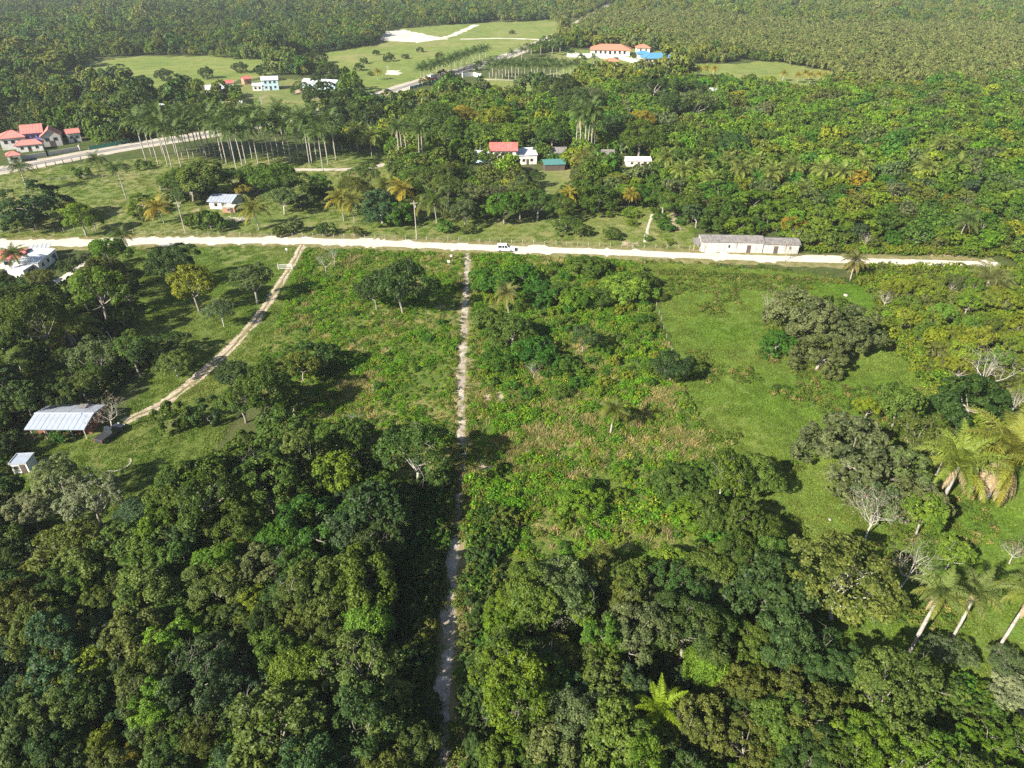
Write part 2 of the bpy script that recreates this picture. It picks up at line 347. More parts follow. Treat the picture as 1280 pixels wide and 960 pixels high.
HIGHWAY = [(-80,228),(0,213),(60,202),(110,192.5),(170,182),(240,171),(320,157),(400,139),(466,121),(510,107),(545,96.5),(590,84),(640,68),(690,47),(720,31),(752,13),(765,5)]
ribbon('highway_shoulder', HIGHWAY, (13.5, 13), 0.016, M['shoulder'], 0.4, 2.0, 7)
ribbon('highway', HIGHWAY, (7.4, 7.4), 0.024, M['asphalt'], 0.05, 2.0, 8)
ribbon('painted_line', HIGHWAY, 0.25, 0.034, M['line_paint'], 0.0, 3.0, 9, 0.0, False)
ribbon('farm_path', [(575,49),(630,48),(690,50)], 6, 0.02, M['pale_soil'], 0.8, 3, 10)
ribbon('farm_path', [(510,52),(555,47),(575,40),(595,31)], 7, 0.02, M['pale_soil'], 0.9, 3, 11)
ribbon('side_lane', [(300,216),(340,213),(380,212),(420,212),(470,208),(530,191),(600,190),(665,196)], 3.4, 0.02, M['shoulder'], 0.3, 1.5, 12)
ribbon('garden_path', [(606,99.5),(650,100.5),(700,103)], 2.2, 0.02, M['pale_soil'], 0.1, 2, 13)
ribbon('foot_path', [(806,303),(810,285),(815,268)], 0.8, 0.02, M['pale_soil'], 0.1, 1, 14)

# ------------------------------------------------------------------ plant meshes
def unit(v): return v / (np.linalg.norm(v, axis=-1, keepdims=True) + 1e-9)
def leaf_quads(pos_, nrm, size, rng, asp=0.55):
    n = len(pos_); r = unit(rng.normal(size=(n, 3))); t = unit(np.cross(nrm, r)); s = np.cross(nrm, t)
    a = (size * (0.6 + 0.8 * rng.random(n)))[:, None]; b = a * (asp * (0.75 + 0.5 * rng.random(n)))[:, None]
    fold = nrm * a * 0.18
    V = np.stack([pos_ - t * a * 0.5 - fold, pos_ + s * b * 0.5, pos_ + t * a * 0.5 - fold, pos_ - s * b * 0.5], 1).reshape(-1, 3)
    return V, np.arange(4 * n).reshape(n, 4)
def sph(rng, n): return unit(rng.normal(size=(n, 3)))
def make_crown(name, rng, R, H, zb, nl, nsub, nleaf, leaf, mat, lob=(0.30, 0.44), sub=0.42, zmin=-0.25, gap=0.0, flat=1.0, fill=0.12, asp=0.55):
    """crown of lobes, each of smaller clumps, each of leaves; returns mesh and lobe centres"""
    c = np.array([0, 0, zb + H * 0.45]); d = sph(rng, nl * 6); d = d[d[:, 2] > zmin]
    pick = [d[0]]                                   # spread the lobes apart
    for q in d[1:]:
        if len(pick) >= nl: break
        if min(np.linalg.norm(q - p) for p in pick) > 1.5 / math.sqrt(nl): pick.append(q)
    d = np.array(pick); nl = len(d)
    lr = R * rng.uniform(*lob, nl); stretch = rng.uniform(0.68, 1.28, nl)[:, None]
    lc = c + d * np.array([R, R, H * 0.55]) * (1 - lr / R * 0.8)[:, None] * stretch
    ns = nl * nsub; li = np.repeat(np.arange(nl), nsub)
    sd = unit(sph(rng, ns) + d[li] * 0.8 + np.array([0, 0, 0.35]))
    sr = lr[li] * sub * rng.uniform(0.7, 1.25, ns); scn = lc[li] + sd * (lr[li] * 0.75)[:, None] * np.array([1, 1, flat])
    if gap > 0: keep = rng.random(ns) > gap; scn, sr, sd, li = scn[keep], sr[keep], sd[keep], li[keep]; ns = len(scn)
    stint = np.clip(0.5 + rng.normal(size=ns) * 0.13 + (rng.normal(size=nl) * 0.10)[li], 0, 1)
    pr = sr ** 2; si = rng.choice(ns, nleaf, p=pr / pr.sum())
    ld = unit(sph(rng, nleaf) + sd[si] * 0.9 + np.array([0, 0, 0.25]))
    p = scn[si] + ld * (sr[si] * (0.62 + 0.48 * rng.random(nleaf)))[:, None]
    k = rng.random(nleaf) < fill                   # loose leaves inside the lobes
    p[k] = lc[li[si[k]]] + sph(rng, k.sum()) * (lr[li[si[k]]] * rng.random(k.sum()) ** 0.4)[:, None]
    nrm = unit(ld * 0.75 + np.array([0, 0, 0.3]) + rng.normal(size=(nleaf, 3)) * 0.42)
    V, F = leaf_quads(p, nrm, leaf, rng, asp)
    tint = np.clip(stint[si] + rng.normal(size=nleaf) * 0.14, 0, 1)
    return raw_mesh(name, V, F, mat, {'tint': ('FACE', tint)}), lc
def bend(a, b, rng, n=5, amp=0.12, sag=0.0):
    a = np.array(a, float); b = np.array(b, float); L = np.linalg.norm(b - a); j1 = rng.normal(size=3) * amp * L
    return [a + (b - a) * t + j1 * math.sin(math.pi * t) + np.array([0, 0, -sag * L * math.sin(math.pi * t)]) for t in np.linspace(0, 1, n)]
def make_trunk(name, rng, zfork, lc, r0, mat, twigs=0, keep=1.0, lean=0.0, tube_k=6):
    mb = MB(); f = np.array([rng.normal() * 0.2 + lean, rng.normal() * 0.2, zfork])
    mb.tube(bend((0, 0, -0.3), f, rng, 5, 0.03), [r0 * 1.35, r0, r0 * 0.88, r0 * 0.8, r0 * 0.72], 8)
    for q in lc:
        if rng.random() > keep: continue
        ln = bend(f, q, rng, 6, 0.10, 0.05); r = r0 * rng.uniform(0.32, 0.5)
        mb.tube(ln, np.linspace(r, r * 0.28, 6), tube_k, False)
        for _ in range(twigs):
            i = rng.integers(2, 6); a = np.array(ln[i]); d = unit(sph(rng, 1)[0] + unit(q - f) * 0.9 + np.array([0, 0, 0.3]))
            L = np.linalg.norm(q - f) * rng.uniform(0.25, 0.5); e = a + d * L; tw = bend(a, e, rng, 4, 0.12)
            mb.tube(tw, np.linspace(r * 0.3, r * 0.1, 4), 3, False)
            for _ in range(3):
                b = np.array(tw[rng.integers(1, 4)]); d2 = unit(d + sph(rng, 1)[0] * 0.9)
                mb.tube([b, b + d2 * L * rng.uniform(0.3, 0.6)], [r * 0.12, r * 0.05], 3, False)
    return mb.mesh(name, mat, True)
# kinds: (crown mesh, trunk mesh, crown width, crown centre height, full height)
KIND = {}
def kind(code, n, fn):
    KIND[code] = [fn(np.random.default_rng(1000 + 37 * i + sum(map(ord, code)) * 11)) for i in range(n)]
def k_broad(rng):
    lf = rng.uniform(0.24, 0.40); lb = rng.uniform(0.24, 0.36)
    me, lc = make_crown('crown', rng, 4.0, rng.uniform(4.6, 6.2), 3.0, int(rng.integers(10, 24)), int(rng.integers(8, 15)), int(1150 / lf ** 2), lf, M['leaf'], (lb, lb + 0.16), rng.uniform(0.32, 0.5), zmin=-0.3, gap=rng.uniform(0.0, 0.22), flat=rng.uniform(0.6, 1.0), asp=rng.uniform(0.4, 0.7))
    return me, make_trunk('trunk', rng, 3.2, lc[::2], 0.24, M['bark'], 2), 8.0, 5.8, 8.8
def k_dense(rng):
    me, lc = make_crown('crown', rng, 4.0, 6.6, 0.2, int(rng.integers(28, 36)), 9, 14000, 0.30, M['leaf'], (0.22, 0.32), zmin=-0.55)
    return me, make_trunk('trunk', rng, 2.2, lc[::4], 0.26, M['bark']), 8.0, 3.5, 7.0
def k_fine(rng):
    me, lc = make_crown('crown', rng, 4.0, 5.0, 3.4, int(rng.integers(20, 28)), 14, 12000, 0.25, M['leaf'], (0.22, 0.36), 0.36, zmin=-0.15, gap=0.16, flat=0.8)
    return me, make_trunk('trunk', rng, 3.0, lc[::2], 0.24, M['bark'], 2), 8.0, 5.6, 8.4
def k_airy(rng):
    me, lc = make_crown('crown', rng, 4.2, 4.2, 3.8, int(rng.integers(15, 20)), 10, 8500, 0.28, M['leaf'], (0.28, 0.40), 0.36, zmin=0.0, gap=0.22, flat=0.5, fill=0.2)
    return me, make_trunk('trunk', rng, 2.6, lc[::2], 0.20, M['pale_bark'], 2), 8.4, 5.6, 8.0
def k_low(rng):
    me, lc = make_crown('crown', rng, 4.0, 4.6, 0.4, int(rng.integers(20, 28)), 10, 9500, 0.34, M['leaf'], (0.24, 0.40), zmin=-0.3, gap=0.05)
    return me, make_trunk('trunk', rng, 1.6, lc[::3], 0.18, M['bark'], 1), 8.0, 2.6, 5.0
def k_spread(rng):
    me, lc = make_crown('crown', rng, 4.4, 3.0, 2.6, int(rng.integers(18, 24)), 11, 10000, 0.26, M['leaf'], (0.24, 0.36), 0.34, zmin=-0.05, gap=0.15, flat=0.5)
    return me, make_trunk('trunk', rng, 2.0, lc[::2], 0.18, M['bark'], 2), 8.8, 3.9, 5.6
def k_bare(rng):
    me, lc = make_crown('crown', rng, 3.8, 4.8, 2.8, 16, 5, 420, 0.22, M['leaf'], (0.26, 0.38), 0.36, zmin=-0.1, gap=0.3, fill=0.5)
    return me, make_trunk('trunk', rng, 2.6, lc[::2], 0.15, M['pale_bark'], 8, 1.0, 0.4), 7.4, 4.9, 7.4
def k_tall(rng):
    me, lc = make_crown('crown', rng, 3.3, 8.0, 3.0, int(rng.integers(16, 22)), 10, 12500, 0.30, M['leaf'], (0.32, 0.46), zmin=-0.6)
    return me, make_trunk('trunk', rng, 4.0, lc[::2], 0.24, M['bark']), 6.8, 7.0, 11.0
def k_shrub(rng):
    me, lc = make_crown('crown', rng, 1.6, 1.9, 0.0, int(rng.integers(10, 14)), 8, 2600, 0.26, M['leaf'], (0.26, 0.40), 0.45, zmin=-0.3)
    return me, make_trunk('trunk', rng, 0.35, lc[::2], 0.06, M['bark'], 0, 1, 0, 4), 3.2, 0.95, 1.9
def k_mid(rng):
    me, lc = make_crown('crown', rng, 4.0, 5.8, 2.2, int(rng.integers(16, 22)), 8, 2600, 0.62, M['leaf'], (0.26, 0.40), zmin=-0.4)
    return me, make_trunk('trunk', rng, 2.6, lc[::3], 0.24, M['bark'], 0, 1, 0, 4), 8.0, 5.2, 8.0
kind('B', 10, k_broad); kind('D', 4, k_dense); kind('F', 4, k_fine); kind('A', 4, k_airy); kind('N', 4, k_bare); kind('T', 3, k_tall); kind('S', 4, k_shrub); kind('M', 6, k_mid); kind('L', 4, k_low); kind('C', 3, k_spread)

# ------------------------------------------------------------------ palms
def frond_mesh(name, rng, L, el, droop, leaflet, n, mat, wid=0.05, hang=0.35):
    """one feather leaf: arching stalk with two rows of leaflets, base at the origin, running along +x"""
    mb = MB(); ts = np.linspace(0, 1, 8); ang = el - droop * ts ** 1.3; st = L / 7
    pts = [np.zeros(3)]
    for a in ang[:-1]: pts.append(pts[-1] + np.array([math.cos(a), 0, math.sin(a)]) * st)
    mb.tube(pts, np.linspace(0.05, 0.012, 8) * (L / 3.5), 4, False); pts = np.array(pts)
    for i in range(n):
        t = 0.14 + 0.86 * i / (n - 1); f = t * 7; k = min(int(f), 6); p = pts[k] + (pts[k + 1] - pts[k]) * (f - k)
        d = unit(pts[k + 1] - pts[k]); up = np.array([-d[2], 0, d[0]])
        ll = leaflet * (math.sin(math.pi * min(1, 0.25 + 0.78 * t)) * 0.85 + 0.2) * rng.uniform(0.85, 1.15)
        for s in (-1, 1):
            q = unit(d * rng.uniform(0.35, 0.8) + np.array([0, s, 0]) * 0.85 + up * rng.uniform(-0.15, 0.55))
            m_ = p + q * ll * 0.55; e = p + q * ll + np.array([0, 0, -hang * ll * rng.uniform(0.6, 1.3)])
            w_ = d * wid * rng.uniform(0.8, 1.2)
            mb.add([p - w_ * 0.5, p + w_ * 0.5, m_ + w_ * 0.6, e, m_ - w_ * 0.5], [[0, 1, 2, 4], [4, 2, 3]])
    nf = len(mb.f); me = mb.mesh(name, mat)
    a = me.attributes.new('tint', 'FLOAT', 'FACE'); a.data.foreach_set('value', np.clip(0.5 + rng.normal(size=nf) * 0.14, 0, 1).astype(np.float32)); return me
FR = {}
_r = np.random.default_rng(5)
for sp, L, ll, n, wd in (('coconut', 3.6, 0.85, 44, 0.065), ('royal', 3.4, 0.78, 48, 0.055), ('cohune', 6.2, 1.10, 72, 0.06)):
    FR[sp, 'far'] = [frond_mesh('frond', _r, L, el, dr, ll * 1.1, n // 2, M['leaf'], wd * 2.0, hg) for el, dr, hg in ((1.25, 1.0, 0.1), (0.95, 1.5, 0.25), (0.55, 1.6, 0.4), (0.15, 1.3, 0.55), (-0.35, 0.9, 0.5))]
    FR[sp] = [frond_mesh('frond', _r, L, el, dr, ll, n, M['leaf'], wd, hg) for el, dr, hg in
              ((1.28, 1.25, 0.3), (1.0, 1.75, 0.5), (0.6, 1.8, 0.65), (0.2, 1.45, 0.8), (-0.35, 0.9, 0.8))]
DEAD = frond_mesh('dead_frond', _r, 3.2, -0.9, 0.6, 0.5, 30, M['leaf'], 0.07, 0.9)
def palm_trunk(name, H, r0, r1, bulge, lean, mat=None, seed=0):
    mb = MB(); n = 12; ts = np.linspace(0, 1, n)
    pts = [(lean * t * t, 0.15 * lean * math.sin(3 * t), -0.2 + (H + 0.2) * t) for t in ts]
    rad = [(r0 + (r1 - r0) * t) * (1 + bulge * math.exp(-((t - 0.45) / 0.22) ** 2)) * (1.35 if i == 0 else 1) for i, t in enumerate(ts)]
    mb.tube(pts, rad, 9); return mb.mesh(name, mat or M['palm_bark'], True), pts[-1]
def frond_set(sp, rng):
    """(mesh index, azimuth, tilt) of each leaf of a palm head"""
    out = []; rings = {'coconut': [(0, 3), (1, 5), (2, 6), (3, 5), (4, 2)], 'royal': [(0, 2), (1, 4), (2, 5), (3, 5)], 'cohune': [(0, 5), (1, 7), (2, 6), (3, 3)]}[sp]
    for k, n in rings:
        o = rng.random() * 6.28
        for i in range(n): out.append((k, o + 6.283 * i / n + rng.normal() * 0.16, rng.normal() * 0.10))
    return out
PALM_CROWN = {}
def joined_head(sp, var):
    if (sp, var) in PALM_CROWN: return PALM_CROWN[sp, var]
    rng = np.random.default_rng(300 + var); Vs = []; Fs = []; T = []; n0 = 0
    for k, az, ti in frond_set(sp, rng):
        me = FR[sp, 'far'][k]; v = np.array([x.co[:] for x in me.vertices]); c, s = math.cos(az), math.sin(az)
        Vs.append(np.stack([v[:, 0] * c - v[:, 1] * s, v[:, 0] * s + v[:, 1] * c, v[:, 2]], 1))
        Fs += [[i + n0 for i in p.vertices] for p in me.polygons]; n0 += len(v); T += [0.5 + rng.normal() * 0.1 + 0.2 * (k >= 3)] * len(me.polygons)
    me = raw_mesh('crown', np.concatenate(Vs), Fs, M['leaf'], {'tint': ('FACE', np.clip(T, 0, 1))}); PALM_CROWN[sp, var] = me; return me
PALMS = []; N_PALM = [0]
G_COCO, G_GOLD, G_ROYAL, G_COH = (0.075,0.105,0.026), (0.23,0.20,0.040), (0.078,0.118,0.034), (0.125,0.165,0.028)
TR = {}
def palm(bx, by, ty, w, sp, col=None, label=None, group=None, detail=True, lean=None, dead=0, scl=1.0):
    """bx, by: photo position of the foot; ty: of the head; w: head width in photo pixels"""
    i = N_PALM[0]; N_PALM[0] += 1; rng = np.random.default_rng(4000 + i)
    b, t = P(bx, by); lo, hi = 0.3, 40.0
    for _ in range(40):
        m_ = (lo + hi) / 2
        if proj(b[0], b[1], m_)[1] > ty: lo = m_
        else: hi = m_
    H = lo; Wm = w * t / FPX * scl; s = Wm / {'coconut': 6.2, 'royal': 6.0, 'cohune': 10.0}[sp]
    col = col or {'coconut': G_COCO, 'royal': G_ROYAL, 'cohune': G_COH}[sp]; col = tuple(np.array(col) * rng.uniform(0.88, 1.14))
    nm = {'coconut': 'coconut_palm', 'royal': 'royal_palm', 'cohune': 'cohune_palm'}[sp]
    az = rng.random() * 6.28; lean = (rng.random() * 0.9 if sp == 'coconut' else rng.random() * 0.7) if lean is None else lean
    o = thing(nm, label, 'palm', (b[0], b[1], 0), az, group)
    r0 = {'coconut': 0.16, 'royal': 0.19, 'cohune': 0.34}[sp] * rng.uniform(0.85, 1.15)
    me, top = palm_trunk('trunk', H, r0, r0 * 0.7, 0.25 if sp == 'royal' else 0, lean)
    link('trunk', me, o)
    if sp == 'royal':
        k = 'shaft'
        if k not in TR: TR[k] = MB().tube([(0,0,0),(0,0,0.5),(0,0,1.3),(0,0,1.6)], [0.19,0.2,0.13,0.06], 8).mesh('crownshaft', M['leaf'], True)
        cs = link('crownshaft', TR[k], o, (top[0], top[1], top[2] - 1.1)); cs.color = (0.09, 0.13, 0.04, 1)
    if detail:
        for k, a, ti in frond_set(sp, rng):
            q = s * rng.uniform(0.86, 1.1); fo = link('frond', FR[sp][k], o, (top[0], top[1], top[2] - 0.1), a, (q, q, q)); fo.rotation_euler[1] = ti
            c = np.array(col) * rng.uniform(0.85, 1.15) * (np.array([1.25, 1.08, 0.9]) if k >= 3 else 1); fo.color = (*c, 1)
    else:
        fo = link('crown', joined_head(sp, i % 4), o, (top[0], top[1], top[2] - 0.1), 0, (s, s, s)); fo.color = (*col, 1)
    for j in range(dead):
        q = s * rng.uniform(0.6, 0.95) * {'cohune': 1.5}.get(sp, 1.0); fo = link('dead_frond', DEAD, o, (top[0], top[1], top[2] - 0.3), rng.random() * 6.28, (q, q, q)); fo.color = (0.36, 0.28, 0.18, 1)
    PALMS.append((b[0], b[1], 1.2)); return o

# ------------------------------------------------------------------ buildings
BOX = []            # world rectangles to keep plants off
def house(name, label, cat, a, b, depth, h, roof='gable', rise=1.2, wall='white', rf='grey_roof', over=0.4, wins=(), doors=(), posts=0, sheets=0, group=None, roof_label=None, open_front=0.0):
    """a, b: photo positions of the two front corners; the house runs `depth` metres back from them"""
    A, _ = P(*a); B, _ = P(*b); L = float(np.hypot(*(B - A)[:2])); rz = math.atan2(B[1] - A[1], B[0] - A[0]); mid = (A + B) / 2
    o = thing(name, label, cat, (mid[0], mid[1], 0), rz, group); x = L / 2; D = depth
    wy = open_front
    mb = MB()
    if wall:
        if roof == 'gable': mb.prism([(wy, -0.1), (D, -0.1), (D, h), (D / 2, h + rise - 0.05), (wy, h + (rise * wy / (D / 2) if wy else 0) - 0.02)], 'x', -x, x)
        elif roof == 'gable_y': mb.prism([(-x, -0.1), (x, -0.1), (x, h), (0, h + rise - 0.05), (-x, h)], 'y', wy, D)
        elif roof == 'shed': mb.prism([(wy, -0.1), (D, -0.1), (D, h + rise - 0.05), (wy, h + rise * wy / D - 0.05)], 'x', -x, x)
        else: mb.box(-x, x, wy, D, -0.1, h)
        mb.build('wall', M[wall], o)
    t = 0.14; e = over; rb = MB()
    if roof == 'gable':
        k = rise / (D / 2); z0 = h - k * e
        rb.prism([(-e, z0), (D / 2, h + rise), (D + e, z0), (D + e, z0 + t), (D / 2, h + rise + t), (-e, z0 + t)], 'x', -x - e, x + e)
        n = max(4, int(L / 0.9))
        if not sheets:
            for i in range(n + 1):
                u = -x - e + (L + 2 * e) * i / n
                rb.prism([(-e, z0 + t), (D / 2, h + rise + t), (D / 2, h + rise + t + 0.05), (-e, z0 + t + 0.05)], 'x', u - 0.03, u + 0.03)
        rb.prism([(D/2 - 0.25, h + rise + t - 0.05), (D/2, h + rise + t + 0.09), (D/2 + 0.25, h + rise + t - 0.05)], 'x', -x - e - 0.02, x + e + 0.02)
    elif roof == 'gable_y':
        k = rise / x; z0 = h - k * e
        rb.prism([(-x - e, z0), (0, h + rise), (x + e, z0), (x + e, z0 + t), (0, h + rise + t), (-x - e, z0 + t)], 'y', -e, D + e)
        rb.prism([(-0.25, h + rise + t - 0.06), (0, h + rise + t + 0.09), (0.25, h + rise + t - 0.06)], 'y', -e - 0.02, D + e + 0.02)
    elif roof == 'shed':
        k = rise / D
        rb.prism([(-e, h - k * e), (D + e, h + rise + k * e), (D + e, h + rise + k * e + t), (-e, h - k * e + t)], 'x', -x - e, x + e)
        n = max(4, int(L / 0.9))
        for i in range(n + 1):
            u = -x - e + (L + 2 * e) * i / n
            rb.prism([(-e, h - k*e + t), (D + e, h + rise + k*e + t), (D + e, h + rise + k*e + t + 0.05), (-e, h - k*e + t + 0.05)], 'x', u - 0.03, u + 0.03)
    elif roof == 'hip':
        m_ = min(x, D / 2) * 0.95; X = x + e; z = h
        if x >= D / 2: r1, r2 = (-x + m_, D / 2, h + rise), (x - m_, D / 2, h + rise)
        else: r1, r2 = (0, m_, h + rise), (0, D - m_, h + rise)
        c = [(-X, -e, z), (X, -e, z), (X, D + e, z), (-X, D + e, z)]; lo = [(p[0], p[1], z - 0.2) for p in c]
        fs = [[0,1,5,4],[1,2,5],[2,3,4,5],[3,0,4]] if x >= D / 2 else [[0,1,4],[1,2,5,4],[2,3,5],[3,0,4,5]]
        rb.add(c + [r1, r2] + lo, fs + [[6,7,1,0],[7,8,2,1],[8,9,3,2],[9,6,0,3],[9,8,7,6]])
        for p in (c if x >= D / 2 else c):
            q = r1 if (p[0] < 0 if x >= D / 2 else p[1] < D / 2) else r2
            rb.tube([p, q], [0.12, 0.12], 4)
        rb.tube([r1, r2], [0.14, 0.14], 4)
    else:
        rb.box(-x - e, x + e, -e, D + e, h + 0.003, h + 0.16)
        rb.box(-x - e, x + e, -e, -e + 0.12, h + 0.16, h + 0.28); rb.box(-x - e, x + e, D + e - 0.12, D + e, h + 0.16, h + 0.28)
        rb.box(-x - e, -x - e + 0.12, -e + 0.12, D + e - 0.12, h + 0.16, h + 0.28); rb.box(x + e - 0.12, x + e, -e + 0.12, D + e - 0.12, h + 0.16, h + 0.28)
    ro = rb.build('roof', M[rf], o)
    if roof_label: ro['label'] = roof_label
    if sheets:
        k = rise / (D / 2); z0 = h - k * e + t + 0.004; wd = (L + 2 * e) / sheets
        for sd in (0, 1):
            sm = MB()
            pr = [(-e, z0), (D / 2 - 0.05, h + rise + t - 0.02), (D / 2 - 0.05, h + rise + t + 0.02), (-e, z0 + 0.045)]
            if sd: pr = [(D - p[0], p[1]) for p in pr][::-1]
            sm.prism(pr, 'x', 0.03, wd - 0.03); sme = sm.mesh('roof_sheet', M[rf])
            for i in range(sheets):
                q = link('roof_sheet', sme, ro, (-x - e + wd * i, 0, 0.012 * ((i * 7) % 3))); 
    for wdef in wins:
        f, u, z, ww, hh = wdef
        fm, pm = MB(), MB()
        if f == 'f':
            fm.box(u*x - ww/2 - .08, u*x + ww/2 + .08, wy - .05, wy + 0.02, z - hh/2 - .08, z + hh/2 + .08); pm.box(u*x - ww/2, u*x + ww/2, wy - .075, wy - .045, z - hh/2, z + hh/2)
        else:
            s_ = 1 if f == 'r' else -1; q = sorted((s_ * (x - .02), s_ * (x + .05))); q2 = sorted((s_ * (x + .045), s_ * (x + .075))); y0 = D/2 + u * D/2
            fm.box(q[0], q[1], y0 - ww/2 - .08, y0 + ww/2 + .08, z - hh/2 - .08, z + hh/2 + .08); pm.box(q2[0], q2[1], y0 - ww/2, y0 + ww/2, z - hh/2, z + hh/2)
        w_ = fm.build('window', M['concrete'], o); pm.build('pane', M['glass'], w_)
    for u, ww, hh in doors:
        d_ = MB().box(u*x - ww/2, u*x + ww/2, wy - .06, wy + .02, 0, hh).build('door', M['dark_wall'], o)
        MB().box(u*x + ww/2 - .16, u*x + ww/2 - .08, wy - .12, wy - .06, hh*.45, hh*.5).build('handle', M['rim'], d_)
    for i in range(posts):
        u = -x + 0.15 + (L - 0.3) * i / max(1, posts - 1)
        MB().box(u - .07, u + .07, 0.02, 0.16, -0.1, h - 0.12).build('post', M['wood_post'], o)
    c, s_ = math.cos(rz), math.sin(rz)
    BOX.append((mid[0], mid[1], c, s_, x + 0.6, -0.6, D + 0.6)); return o
row = lambda n, z, w, h, f='f': [(f, -0.85 + 1.7 * (i + 0.5) / n, z, w, h) for i in range(n)]
house('house', 'two storey white house with weathered red metal roof behind the roadside trees', 'house', (614,207), (645,207), 8.5, 5.8, 'gable', 1.6, 'dirty_white', 'red_roof', 0.7, row(3, 1.6, 1.3, 1.2) + row(3, 4.3, 1.3, 1.2) + [('r', 0, 4.2, 1.2, 1.1)], [(0.15, 1.1, 2.1)])
house('annex', 'white roofed annex right of the red roofed two storey house', 'annex', (648,206), (671,205), 8, 3.4, 'shed', 0.7, 'dirty_white', 'white_roof', 0.3, row(2, 1.6, 1.0, 1.0), [(0.0, 1.0, 2.0)])
house('annex', 'small pale blue annex left of the red roofed two storey house', 'annex', (592,203), (612,204), 6, 3.0, 'gable', 0.7, 'pale_blue', 'grey_roof', 0.3, row(2, 1.5, 1.0, 1.0))
house('bungalow', 'grey roofed bungalow with white front and dark veranda left of the royal palm clump', 'house', (684,200), (707,200), 6, 2.8, 'gable', 1.2, 'white', 'old_roof', 0.5, row(2, 1.5, 1.4, 1.3), [(0, 1.0, 2.0)], 4)
house('shed', 'teal shed in front of the grey roofed bungalow', 'shed', (681,214), (706,213), 4.5, 2.3, 'shed', 0.6, 'dark_wall', 'teal', 0.3, (), [(0.2, 1.4, 2.0)], 3)
house('hut', 'weathered pink hut with rough grey roof right of the royal palm clump', 'hut', (752,202), (767,202), 5, 2.9, 'gable', 0.9, 'pink_wall', 'old_roof', 0.3, row(2, 1.5, 0.9, 1.0), [(0.0, 0.9, 2.0)])
house('long_shed', 'low long shed with whitish roof right of the pink hut', 'shed', (783,208), (813,208), 6, 2.0, 'gable', 0.7, 'dirty_white', 'dirty_white', 0.3, row(3, 1.2, 0.9, 0.7), [(0.5, 1.0, 1.8)])
house('outhouse', 'tiny white outhouse among the shrubs below the two storey house', 'shed', (597,230), (609,230), 2.2, 1.9, 'flat', 0, 'white', 'white_roof', 0.1, (), [(0, .8, 1.7)])
house('shelter', 'small teal roofed shelter among the shrubs below the two storey house', 'shelter', (624,233), (633,233), 2.2, 1.8, 'shed', 0.3, None, 'teal', 0.1, posts=2)
house('derelict_building', 'long derelict white building with stained walls and broken grey roof on the road', 'building', (876,315), (952,316.4), 5.2, 3.0, 'gable', 0.8, 'stained_wall', 'old_roof', 0.25, [('f', -0.1, 1.8, 0.5, 0.8)], [(0.55, 1.1, 2.2)])
house('derelict_wing', 'lower right wing of the derelict roadside building with sagging roof', 'building', (953.5,316.6), (997,317.6), 4.8, 2.7, 'gable', 0.6, 'stained_wall', 'old_roof', 0.3, [('f', 0.5, 1.7, 0.5, 0.7)], [(-0.3, 1.1, 2.1)])
house('lean_to', 'collapsing grey lean-to at the left end of the derelict building', 'shed', (866,313.5), (875,314), 3.2, 1.9, 'shed', 0.6, None, 'old_roof', 0.1, posts=2)
hb = house('homestead', 'low homestead with blue grey tin roof at the end of the driveway', 'house', (42,549), (110,549), 6.4, 2.4, 'gable', 0.7, 'rust_wall', 'tin', 0.45, row(3, 1.4, 1.2, 1.0), [(0.25, 1.0, 2.0), (-0.55, 1.6, 2.0)], 5, 11, open_front=1.6)
MB().box(1.2, 2.6, 5.0, 6.2, 3.02, 3.12).build('roof_hatch', M['old_roof'], hb)
house('shed', 'little white shed in the shade beside the tin roofed homestead', 'shed', (18,592), (38,591), 2.4, 1.9, 'flat', 0, 'white', 'tin', 0.15, [('f', -.4, 1.2, .6, .6)], [(0.4, .8, 1.7)])
house('block_house', 'white flat roofed block house by the road at the left edge', 'house', (51.5,341), (73,323), 5.4, 2.6, 'shed', 0.3, 'white', 'white_roof', 0.15, row(3, 1.5, 0.9, 0.9), [(0.75, .9, 2.0)])
house('porch_wing', 'lower white wing in front of the flat roofed block house', 'house', (33,349), (47,340), 4.2, 2.3, 'shed', 0.2, 'white', 'white_roof', 0.2, row(1, 1.4, 0.9, 0.9), [(0.5, .9, 1.9)])
house('carport', 'grey roofed open carport behind the white block house', 'shelter', (40,324), (66,321), 2.4, 2.6, 'shed', 0.3, None, 'grey_roof', 0.15, posts=4)
house('house', 'red roofed house cut by the left edge beside the white road', 'house', (-12,337), (33,334), 6, 2.7, 'gable', 1.0, 'dirty_white', 'red_roof', 0.4, row(3, 1.5, 1.0, 1.0), [(0.2, 1.0, 2.0)])
house('cottage', 'cottage with pale blue tin roof in the roadside pasture', 'house', (263,261), (291,262), 7.5, 2.5, 'gable', 0.9, 'dirty_white', 'tin', 0.5, row(2, 1.4, 1.0, 1.0), [(0.2, .9, 2.0)])
house('brick_annex', 'small brick annex in front of the blue roofed cottage', 'annex', (279,266), (294,266), 2.0, 1.7, 'flat', 0, 'brick', 'concrete', 0.15, row(1, 1.0, 0.7, 0.6), [(0.5, .8, 1.6)])
house('shelter', 'small white roofed open shelter in the pasture beside the big dark tree', 'shelter', (200,238), (213,238), 3, 2.1, 'shed', 0.2, None, 'white_roof', 0.1, posts=3)
